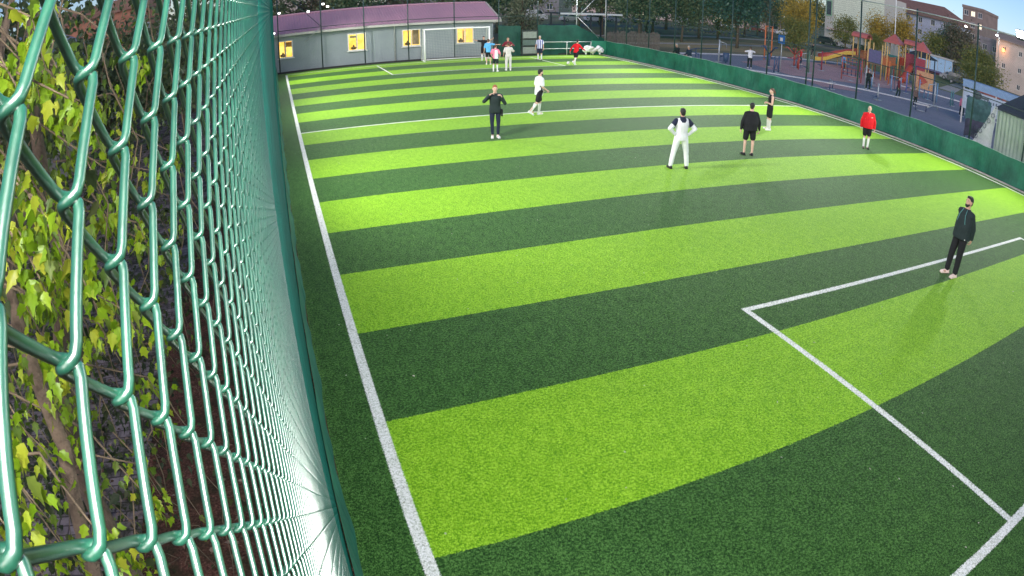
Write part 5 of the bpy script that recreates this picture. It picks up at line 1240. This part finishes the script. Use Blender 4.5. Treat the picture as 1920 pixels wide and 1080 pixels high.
street_lamp(120, 33.9, 10.9, 'lit street lamp with a flat white head in front of the beige house', (1, .98, .95), 8)
ow = thing('wall_lamp', 'orange lamp glowing on the beige house wall at the right', 'lamp', (127.9, 36.4, 8.4))
m = MB(); m.ell((0, 0, 0), (.28, .28, .35)); m.build('globe', emat('orange_globe', (1, .35, .06), 10), ow); m = MB(); m.bar((0, 0, .3), (.3, 0, .35), .06); m.build('bracket', galv_m, ow)
ld = bpy.data.lights.new('lamp', 'POINT'); ld.energy = 110; ld.color = (1, .42, .12); ld.shadow_soft_size = .3; lo = bpy.data.objects.new('lamp', ld); COL.objects.link(lo); lo.parent = ow; lo.location = (-1.0, 0, 0)
g = thing('light_pole', 'tall thin white pole standing among the play towers', 'pole', (61, 20.3, 0)); m = MB(); m.tube([(0, 0, 0), (0, 0, 13)], [.09, .05], 8); m.build('shaft', white_pipe, g); m = MB(); m.tube([(0, 0, 0), (0, 0, .3)], .2, 8); m.build('foot', galv_m, g)
sgn = thing('blue_sign', 'square blue sign with a white emblem mounted behind the right fence', 'sign', (37.5, 15.4, 0))
m = MB(); m.tube([(0, 0, 0), (0, 0, 2.9)], .04, 8); m.build('post', galv_m, sgn)
m = MB(); m.box((-.06, 0, 2.62), (.03, .8, .72)); m.build('panel', pm('blue_sign_face', (.03, .13, .38), .4, .05), sgn); m = MB(); m.box((-.08, 0, 2.62), (.012, .34, .3)); m.build('emblem', offwhite, sgn)
# ================================================================ PLAYGROUND
y_ = pm('yellow_post_paint', (.62, .42, .16), .5, .1); rd = pm('red_plastic', (.42, .06, .04), .4, .12, coat=.3); pk_ = pm('faded_red_roof_plastic', (.46, .12, .11), .45, .12); og = pm('orange_plastic', (.62, .17, .05), .45, .1); yl = pm('yellow_plastic', (.60, .42, .07), .4, .1, coat=.3); pur = pm('dull_violet_panel', (.11, .10, .22), .5); tl = pm('teal_plastic', (.02, .14, .14), .5); mr = pm('maroon_plastic', (.30, .03, .06), .5); wd = pm('brown_deck', (.22, .13, .08), .8); bluep = pm('light_blue_paint', (.16, .30, .48), .5, .1); navp = pm('navy_paint', (.05, .08, .17), .5, .1); stp = pm('pale_steel', (.45, .48, .5), .4, .1, metal=.3)
def tower(x, y, rz, hd, hr, w, label, roofm, roof='pyr', panels=(), group='play towers'):
    g = thing('play_tower', label, 'play equipment', (x, y, 0), rz, group)
    for a in (-1, 1):
        for b in (-1, 1):
            m = MB(); m.tube([(a * w / 2, b * w / 2, 0), (a * w / 2, b * w / 2, hr)], .075, 8); m.build('post', y_, g)
    m = MB(); m.box((0, 0, hd), (w, w, .12)); m.build('platform', wd, g)
    m = MB()
    if roof == 'pyr':
        o = w / 2 + .22; m.add([(-o, -o, hr - .1), (o, -o, hr - .1), (o, o, hr - .1), (-o, o, hr - .1), (0, 0, hr + .95), (-o, -o, hr - .2), (o, -o, hr - .2), (o, o, hr - .2), (-o, o, hr - .2)], [(0, 1, 4), (1, 2, 4), (2, 3, 4), (3, 0, 4), (5, 6, 1, 0), (6, 7, 2, 1), (7, 8, 3, 2), (8, 5, 0, 3), (8, 7, 6, 5)])
    elif roof == 'arch':
        n = 10; o = w / 2 + .2; V = []
        for i in range(n + 1):
            a = PI * i / n; V += [(-o * math.cos(a), -o, hr - .1 + .55 * math.sin(a)), (-o * math.cos(a), o, hr - .1 + .55 * math.sin(a)), (-o * .93 * math.cos(a), -o, hr - .16 + .48 * math.sin(a)), (-o * .93 * math.cos(a), o, hr - .16 + .48 * math.sin(a))]
        F = []
        for i in range(n): b = i * 4; F += [(b, b + 1, b + 5, b + 4), (b + 3, b + 2, b + 6, b + 7), (b, b + 4, b + 6, b + 2), (b + 1, b + 3, b + 7, b + 5)]
        m.add(V, F + [(0, 2, 3, 1), (4 * n, 4 * n + 1, 4 * n + 3, 4 * n + 2)])
    if roof: m.build('roof', roofm, g)
    for (sx, sy, mm, z0, z1) in panels:
        m = MB(); hz = (z0 + z1) / 2
        if sx: m.box((sx * w / 2, 0, hz), (.05, w - .2, z1 - z0))
        else: m.box((0, sy * w / 2, hz), (w - .2, .05, z1 - z0))
        m.build('panel', mm, g)
    return g
tower(56.5, 21.8, .3, 1.6, 3.9, 1.5, 'red-roofed play tower at the head of the yellow slide', pk_, 'arch', ((0, 1, rd, 1.7, 2.4),))
tower(52.3, 16.2, .3, 1.5, 3.6, 1.6, 'open play tower frame with purple panel in the middle', pk_, None, ((-1, 0, pur, 1.6, 2.9), (0, -1, og, 1.55, 2.3)))
tower(59.5, 19.2, .3, 1.6, 4.1, 1.7, 'pink-roofed play tower behind the purple panel', pk_, 'pyr', ((-1, 0, tl, 1.7, 2.6), (0, 1, rd, 1.7, 2.5)))
tower(61, 17.4, .35, 1.8, 4.3, 1.6, 'pink-roofed play tower with maroon panels right of the white pole', pk_, 'arch', ((-1, 0, mr, .9, 3.2), (0, 1, mr, 1.7, 3.0)))
tower(59.6, 15.2, .35, 1.8, 4.0, 1.4, 'rightmost play tower with a small roof and maroon wall', pk_, 'pyr', ((-1, 0, mr, .8, 3.0),))
def bridge(a, b, z, label, mm, rail=rd):
    g = thing('play_bridge', label, 'play equipment', (*a, 0)); d = Vector((b[0] - a[0], b[1] - a[1], 0))
    m = MB(); m.bar((0, 0, z), (d.x, d.y, z), .9, .1); m.build('deck', wd, g)
    n = Vector((-d.y, d.x, 0)).normalized() * .45
    for s_ in (-1, 1):
        m = MB(); k = 9
        m.bar(Vector((0, 0, z + .9)) + n * s_, Vector((d.x, d.y, z + .9)) + n * s_, .06)
        for i in range(k + 1): q = d * (i / k) + n * s_; m.bar((q.x, q.y, z), (q.x, q.y, z + .9), .05)
        m.build('railing', mm, g)
    for f in (.1, .9):
        for s_ in (-1, 1):
            q = d * f + n * s_ * .8; m = MB(); m.bar((q.x, q.y, 0), (q.x, q.y, z), .08); m.build('leg', rail, g)
bridge((55.7, 21), (53.0, 17.2), 1.55, 'orange-railed bridge between slide tower and purple-panelled frame', og)
bridge((53.2, 16.0), (58.7, 18.8), 1.5, 'orange-railed bridge to the pink pyramid-roofed tower', og); bridge((59.9, 18.6), (60.6, 17.9), 1.65, 'red bridge between the two pink-roofed towers', rd)
def slide(pts, w, mm, label, tube=False, name='slide'):
    g = thing(name, label, 'slide', (*pts[0][:2], 0)); o = Vector((*pts[0][:2], 0)); P = [Vector(p) - o for p in pts]
    if tube: m = MB(); m.tube(P, w, 12); m.build('tube', mm, g)
    else:
        V = []; F = []
        for i, p in enumerate(P):
            t_ = P[min(i + 1, len(P) - 1)] - P[max(0, i - 1)]; n = Vector((-t_.y, t_.x, 0)).normalized()
            for u, z in ((-w / 2, .32), (-w / 2 + .05, 0), (w / 2 - .05, 0), (w / 2, .32), (w / 2 + .03, .32), (w / 2 - .03, -.07), (-w / 2 + .03, -.07), (-w / 2 - .03, .32)): V.append(p + n * u + Vector((0, 0, z)))
        for i in range(len(P) - 1):
            for k in range(8): a = i * 8 + k; b = i * 8 + (k + 1) % 8; F.append((a, b, b + 8, a + 8))
        m = MB(); m.add(V, F + [tuple(reversed(range(8))), tuple(range(len(P) * 8 - 8, len(P) * 8))]); m.build('chute', mm, g)
    for f in (.35, .7):
        p = P[int(f * (len(P) - 1))]; m = MB(); m.tube([(p.x, p.y, 0), (p.x, p.y, p.z)], .05, 6); m.build('leg', y_, g)
slide([(56.1, 22.3, 1.75), (55.4, 23.1, 1.6), (54.6, 24.0, 1.05), (53.9, 24.9, .5), (53.4, 25.6, .3), (53.0, 26.0, .28)], .75, yl, 'yellow chute slide dropping left from the red-roofed tower')
slide([(56.8, 22.7, 1.9), (56.6, 23.8, 1.75), (56.0, 24.9, 1.35), (55.2, 25.6, .95), (54.6, 26.6, .6)], .42, rd, 'red tube slide behind the yellow chute', True)
slide([(59.4, 16.3, 1.9), (58.6, 16.2, 1.6), (57.7, 16.0, 1.0), (56.9, 15.8, .45), (56.4, 15.7, .3)], .38, rd, 'short red tube slide at the right play towers', True)
cf = thing('climbing_frame', 'orange frame with rope rungs standing free beside the court', 'play equipment', (44, 24, 0), .5)
for x in (-1.1, 1.1): m = MB(); m.tube([(x, 0, 0), (x, 0, 3.4)], .07, 8); m.build('post', og, cf)
m = MB(); m.tube([(-1.1, 0, 3.35), (1.1, 0, 3.35)], .05, 8); m.build('crossbar', og, cf)
bf = thing('triangle_panel', 'red triangle on an orange board under a purple swing frame', 'play equipment', (47, 6.6, 0), math.atan2(-1, .25))
m = MB(); m.box((0, 0, 1.55), (1.7, .05, 1.5)); m.build('board', pm('orange_tan_board', (.55, .30, .16), .6), bf); m = MB(); m.add([(-.55, -.04, .95), (-.55, -.04, 2.1), (.35, -.04, 1.5), (-.55, -.07, .95), (-.55, -.07, 2.1), (.35, -.07, 1.5)], [(0, 1, 2), (5, 4, 3), (0, 3, 4, 1), (1, 4, 5, 2), (2, 5, 3, 0)]); m.build('triangle', rd, bf)
for x in (-.95, .95): m = MB(); m.tube([(x, .05, 0), (x, .05, 2.6)], .05, 8); m.build('post', navp, bf)
m = MB(); m.tube([(-1.0, .05, 2.6), (1.6, .05, 2.6)], .05, 8); m.build('crossbar', pur, bf)

# ---- outdoor fitness machines
def machine(kind, x, y, rz, label, mm, seat=navp):
    g = thing('fitness_machine', label, 'fitness machine', (x, y, 0), rz, 'outdoor fitness machines on the court')
    if kind == 'walker':
        for s_ in (-.45, .45): m = MB(); m.tube([(s_, 0, 0), (s_, 0, 1.35)], .06, 8); m.build('post', mm, g)
        m = MB(); m.tube([(-.6, 0, 1.3), (.6, 0, 1.3)], .03, 6); m.build('handlebar', stp, g)
        for s_ in (-.2, .2): m = MB(); m.tube([(s_, 0, 1.1), (s_, .25 * s_ * 5, .25)], .03, 6); m.box((s_, .25 * s_ * 5, .22), (.14, .34, .04)); m.build('footrest', seat, g)
    elif kind == 'arms':
        m = MB(); m.tube([(0, 0, 0), (0, 0, 1.2)], .08, 8); m.build('post', mm, g)
        for k in range(4):
            a = PI / 2 * k + .4; m = MB(); m.tube([(0, 0, 1.1), (math.cos(a) * .7, math.sin(a) * .7, 1.75), (math.cos(a) * .95, math.sin(a) * .95, 1.7)], .05, 6); m.build('arm', mm, g)
            m = MB(); m.box((math.cos(a) * .5, math.sin(a) * .5, .75), (.3, .3, .06)); m.tube([(math.cos(a) * .5, math.sin(a) * .5, .75), (0, 0, .9)], .03, 6); m.build('seat', seat, g)
    elif kind == 'press':
        m = MB(); m.tube([(0, 0, 0), (0, 0, 1.9)], .07, 8); m.build('post', mm, g)
        m = MB(); m.box((.5, 0, .5), (.35, .32, .06)); m.tube([(.5, 0, .5), (0, 0, .35)], .04, 6); m.build('seat', seat, g)
        m = MB(); m.tube([(0, 0, 1.75), (.55, -.3, 1.6), (.6, -.3, 1.2)], .028, 6); m.tube([(0, 0, 1.75), (.55, .3, 1.6), (.6, .3, 1.2)], .028, 6); m.build('pull_bar', stp, g)
    elif kind == 'ladder':
        for s_ in (-.9, .9): m = MB(); m.tube([(s_, 0, 0), (s_, 0, 2.2)], .045, 8); m.build('post', mm, g)
        for k in range(6): m = MB(); m.tube([(-.9, 0, .35 + k * .33), (.9, 0, .35 + k * .33)], .022, 6); m.build('rung', mm, g)
    elif kind == 'bars':
        for k in range(5): m = MB(); m.tube([(k * .42 - .85, (k % 2) * .5, 0), (k * .42 - .85, (k % 2) * .5, 1.55 + .1 * (k % 3))], .055, 8); m.build('post', mm, g)
        m = MB(); m.tube([(-.85, 0, 1.3), (.83, 0, 1.3)], .03, 6); m.build('crossbar', mm, g)
    elif kind == 'stepper':
        m = MB(); m.tube([(0, 0, 0), (0, 0, 1.15)], .06, 8); m.build('post', mm, g); m = MB(); m.tube([(-.3, 0, 1.12), (.3, 0, 1.12)], .028, 6); m.build('handlebar', stp, g)
        for s_ in (-.3, .3): m = MB(); m.box((s_, .15, .18), (.2, .45, .05)); m.bar((0, 0, .3), (s_, .15, .18), .05); m.build('pedal', seat, g)
    elif kind == 'bench':
        m = MB(); m.box((0, 0, .45), (1.1, .4, .07)); m.build('seat', offwhite, g)
        for s_ in (-.45, .45): m = MB(); m.tube([(s_, 0, .42), (s_, 0, .0)], .04, 6); m.build('leg', mm, g)
        m = MB(); m.tube([(.5, 0, .3), (1.1, .2, .5), (1.6, .5, .55), (1.9, .6, .2)], .035, 6); m.build('curved_bar', stp, g)
    m = MB(); m.tube([(0, 0, 0), (0, 0, .025)], .32, 14); m.build('base_plate', stp, g)
    return g
machine('walker', 35.3, 13.6, .4, 'teal twin-post fitness machine beside the man in white T-shirt', navp); machine('press', 33.6, 18.9, .2, 'pale-post fitness machine behind the tarpaulin, farthest left', stp); machine('arms', 42.8, 19.0, .2, 'red fitness machine with four spread arms at the back of the court', rd, mr)
machine('press', 45.5, 17.9, 1.2, 'red pull-down fitness machine right of the spread-arm machine', mr); machine('press', 40.6, 15.0, 2.0, 'slim green-post fitness machine in front of the pink area', pm('green_paint', (.10, .18, .12), .5)); machine('ladder', 43.4, 12.3, -.9, 'red ladder frame on the pink play surface', rd)
machine('bars', 47.8, 15.9, -.9, 'blue post group at the slide foot', navp); machine('stepper', 42.2, 9.0, .5, 'pale blue stepper behind the exerciser', bluep); machine('walker', 44.9, 8.3, -.6, 'light blue twin-post machine below the play towers', bluep)
machine('press', 46.9, 8.5, .3, 'blue-violet machine right of the light blue twin-post one', pm('violet_paint', (.17, .17, .42), .5)); machine('bars', 47.2, 6.2, -1.1, 'row of light blue posts near the triangle board', bluep); machine('stepper', 36.0, 3.6, .8, 'small stepper standing alone on the near court', stp)
machine('bench', 37.9, .9, -.5, 'white sit-up bench with a curved bar close behind the tarpaulin', navp); machine('press', 40.3, 8.2, .4, 'machine the crouching exerciser in black is holding', stp)
person('exerciser in black bending forward at a fitness machine on the court', 40.0, 7.7, 60, 1.75, lean=38, arms=(((-.1, .9, -.5), (.1, .9, .0)), ((.1, .9, -.5), (-.1, .9, .0))), legs=(((-.1, .5, -1), (-.02, -.25, -1)), ((.1, .3, -1), (.02, -.2, -1))), top=BLK, bottom=BLK, shoes=SHW, hair=HGR, voxel=.022)
person('child in brown jacket standing by the sit-up bench near the triangle board', 39.3, 2.4, 200, 1.45, top=pm('brown_jacket', (.14, .09, .08), .8), bottom=BLK, shoes=SHW, hair=HBR, voxel=.022)
machine('arms', 38.2, 17.6, 1.1, 'dark spread-arm machine left of the slim green-post one', navp); machine('walker', 41.5, 17.2, .9, 'red twin-post walker in front of the four-armed machine', rd); machine('stepper', 45.2, 11.2, .2, 'pale stepper between the red ladder and the play towers', stp)
machine('ladder', 50.2, 13.0, .6, 'orange ladder frame under the play towers', og); machine('bars', 51.5, 10.2, .4, 'yellow post group in front of the play towers', y_); machine('walker', 49.0, 4.6, .3, 'teal twin-post walker right of the triangle board', pm('teal_paint', (.08, .22, .24), .5)); machine('press', 43.8, 3.4, 2.2, 'grey pull-down machine beside the sit-up bench', stp); machine('bench', 34.2, 6.6, .5, 'pale bench machine on the small pink square behind the tarpaulin', navp)
for x, y, yaw, tp_, bt, lb in ((46.3, 21.5, 120, RED, NVY, 'person in red top among the machines at the back of the court'), (52.5, 21.0, 200, CYA, BLK, 'person in light blue by the foot of the yellow slide'), (58, 14, 250, GRYW, CHAR, 'person in grey top under the right play towers'),
        (61.5, 34, 190, BLK, NVY, 'person in black walking on the path behind the court'), (41.5, 5.6, 160, MAR, CHAR, 'person in maroon top at the machines below the play towers'), (43.5, .4, 230, PNK, NVY, 'person in pink top right of the sit-up bench')):
    person(lb, x, y, yaw, 1.66, top=tp_, bottom=bt, shoes=SHW, hair=HB, voxel=.026, legs=(((-.1, .25, -1), (-.02, -.15, -1)), ((.1, -.1, -1), (.02, -.3, -1))))
bin_ = thing('litter_bin', 'dark open-topped litter bin at the left end of the court', 'bin', (33.8, 18.2, 0))
m = MB(); m.loft([[(.24 * k * math.cos(a), .24 * k * math.sin(a), z) for a in [2 * PI * i / 14 for i in range(14)]] for z, k in ((.12, .8), (.85, 1.15), (.85, 1.0), (.2, .7))]); m.build('bucket', navp, bin_); m = MB(); m.tube([(0, 0, 0), (0, 0, .14)], .06, 8); m.build('foot', navp, bin_)
fr = thing('park_barrier', 'low dark curved barrier rail at the left end of the court', 'barrier', (31, 19, 0)); m = MB(); m.tube([(-2, -3.4, .85), (-1, -.8, .95), (1, 1.0, .95), (4.5, 2.2, .95)], .04, 8); m.build('rail', navp, fr)
for p in ((-2, -3.4), (-1, -.8), (1, 1.0), (4.5, 2.2)): m = MB(); m.tube([(*p, 0), (*p, .95)], .04, 6); m.build('post', navp, fr)

# ---- booth, covered stall and metal shed at the right edge
bo = thing('banner_booth', 'blue-topped booth with a pale printed banner on its side at the right edge', 'booth', (39.5, -1.7, 0), math.atan2(-5.2, 1.2))
blc = pm('pale_blue_board', (.22, .34, .52), .6, .12); ban = pm('pale_banner_cloth', (.42, .50, .60), .8, .1, 3, .3, 5)
m = MB(); m.box((2.7, .9, 3.0), (5.5, 2.0, .12)); m.build('roof', blc, bo); m = MB(); m.box((2.7, -.12, 2.75), (5.4, .06, .38)); m.build('fascia', blc, bo)
m = MB(); m.box((2.7, -.08, 1.75), (5.2, .04, 1.35)); f = m.build('banner', ban, bo)
m = MB(); rr = random.Random(2)
for k in range(9): m = MB(); m.box((1.6 + k * .24, -.108, 1.95 + .02 * (k % 3)), (.12, .012, .2), mi=0); m.build('print_mark', pm('grey_print', (.12, .15, .2), .7), f)
m = MB()
m.tube([(4.2 + .22 * math.cos(a), -.11, 1.75 + .26 * math.sin(a)) for a in [i * 2 * PI / 16 for i in range(17)]], .025, 5); m.box((4.2, -.11, 1.75), (.2, .012, .06)); m.build('printed_ring', pm('grey_print', (.12, .15, .2), .7), f)
for x in (.08, 2.7, 5.3):
    for yy in (.0, 1.8): m = MB(); m.box((x, yy, 1.47), (.1, .1, 2.94)); m.build('post', offwhite, bo)
st_ = thing('covered_rack', 'tall rack covered with teal and purple cloths standing in front of the booth', 'rack', (31.5, -7.15, 0), math.atan2(-1, .35))
for x in (-.55, .75): m = MB(); m.tube([(x, 0, 0), (x, 0, 2.6)], .04, 8); m.build('post', navp, st_)
m = MB(); m.tube([(-.7, 0, 2.5), (.95, 0, 2.35)], .035, 6); m.build('crossbar', navp, st_)
def drape(x0, x1, z0, z1, mm, seed, parent, name, bulge=.14):
    r_ = random.Random(seed); ph = [r_.uniform(0, 6) for _ in range(4)]; V = []; nx, nz = 22, 14
    for s_ in (1, -1):
        for i in range(nx + 1):
            for k in range(nz + 1):
                u, v = i / nx, k / nz; x = x0 + (x1 - x0) * u; z = z1 + (z0 - z1) * v + .05 * math.sin(u * 9 + ph[0]) * v
                y = s_ * (.05 + bulge * math.sin(PI * min(1, v * 1.4 + .05)) * math.sin(PI * u)) - (.05 * math.sin(u * 14 + ph[1] + v * 2) + .03 * math.sin(v * 9 + ph[2] + u * 5)); V.append((x, y, z))
    q = (nx + 1) * (nz + 1); F = []
    for i in range(nx):
        for k in range(nz):
            a = i * (nz + 1) + k; F += [(a, a + nz + 1, a + nz + 2, a + 1), (q + a, q + a + 1, q + a + nz + 2, q + a + nz + 1)]
    m = MB(); m.add(V, F, 0, True); return m.build(name, mm, parent)
drape(-.65, .9, 1.25, 2.55, pm('teal_grey_cloth', (.07, .15, .15), .85, .3, 5, .4, 8), 1, st_, 'upper_cloth', .22); drape(-.6, .8, .35, 1.35, pm('dusky_purple_cloth', (.07, .06, .10), .85, .3, 5, .4, 8), 2, st_, 'lower_cloth', .2)
m = MB(); m.ell((.0, -.02, 2.72), (.26, .2, .24)); m.box((.45, -.02, 2.66), (.5, .2, .1)); m.build('folded_top', pm('grey_bundle', (.09, .11, .12), .85, .3), st_)
shd = thing('metal_shed', 'pale green corrugated metal shed against the right fence', 'shed', (25.35, -11.5, 0))
corr = pm('galvanised_green_sheet', (.33, .40, .35), .5, .18, 1.5, .15, 9, metal=.25)
V = []; n = 160
for i in range(n + 1):
    y = -6.5 * i / n; x = .018 * math.sin(i * PI / 2 * .8)
    V += [(x, y, .04), (x, y, 2.78), (x + .02, y, .04), (x + .02, y, 2.78)]
F = []
for i in range(n): b = i * 4; F += [(b, b + 4, b + 5, b + 1), (b + 2, b + 3, b + 7, b + 6)]
m = MB(); m.add(V, F, 0); m.box((1.6, 0, 1.4), (3.1, .05, 2.7)); m.build('wall', corr, shd)
m = MB(); m.add([(-.1, .12, 2.8), (-.1, -6.6, 2.8), (3.4, -6.6, 3.65), (3.4, .12, 3.65), (-.1, .12, 2.86), (-.1, -6.6, 2.86), (3.4, -6.6, 3.71), (3.4, .12, 3.71)], [(0, 3, 2, 1), (4, 5, 6, 7), (0, 1, 5, 4), (1, 2, 6, 5), (2, 3, 7, 6), (3, 0, 4, 7)]); m.build('roof', pm('dark_roof_felt', (.05, .055, .075), .9, .2), shd)
m = MB(); m.box((1.4, -1.6, 3.33), (.9, 1.1, .24), rot=Matrix.Rotation(-.24, 3, 'Y')); m.build('roof_board', pm('rusty_brown_board', (.26, .14, .09), .9, .3), shd)
tb = thing('torn_banner', 'white printed banner hanging slantwise off the corner of the metal shed', 'banner', (25.22, -11.3, 0))
V = []; nx, nz = 10, 22
for k in range(nz + 1):
    v = k / nz
    for i in range(nx + 1):
        u = i / nx; z = 1.05 + 1.85 * v; y = (.95 - 1.05 * v) * (1 - u) + u * (-.12 - .1 * v); V.append((.03 * math.sin(u * 9 + v * 4) + .02 * math.sin(v * 15), y, z))
F = [(k * (nx + 1) + i, k * (nx + 1) + i + 1, (k + 1) * (nx + 1) + i + 1, (k + 1) * (nx + 1) + i) for k in range(nz) for i in range(nx)]
m = MB(); m.add(V, F, 0, True); o = m.build('cloth', pm('white_banner_cloth', (.50, .52, .55), .8, .12, 6, .3, 9), tb)
m = MB()
for k in range(5): a = .3 + k * .22; m.tube([(-.05, (.85 - k * .2) + .09 * math.cos(q) - .1, 1.35 + k * .28 + .1 * math.sin(q)) for q in [j * PI / 4 for j in range(9)]], .016, 5)
m.build('print_marks', pm('grey_print_b', (.15, .17, .2), .7), tb)
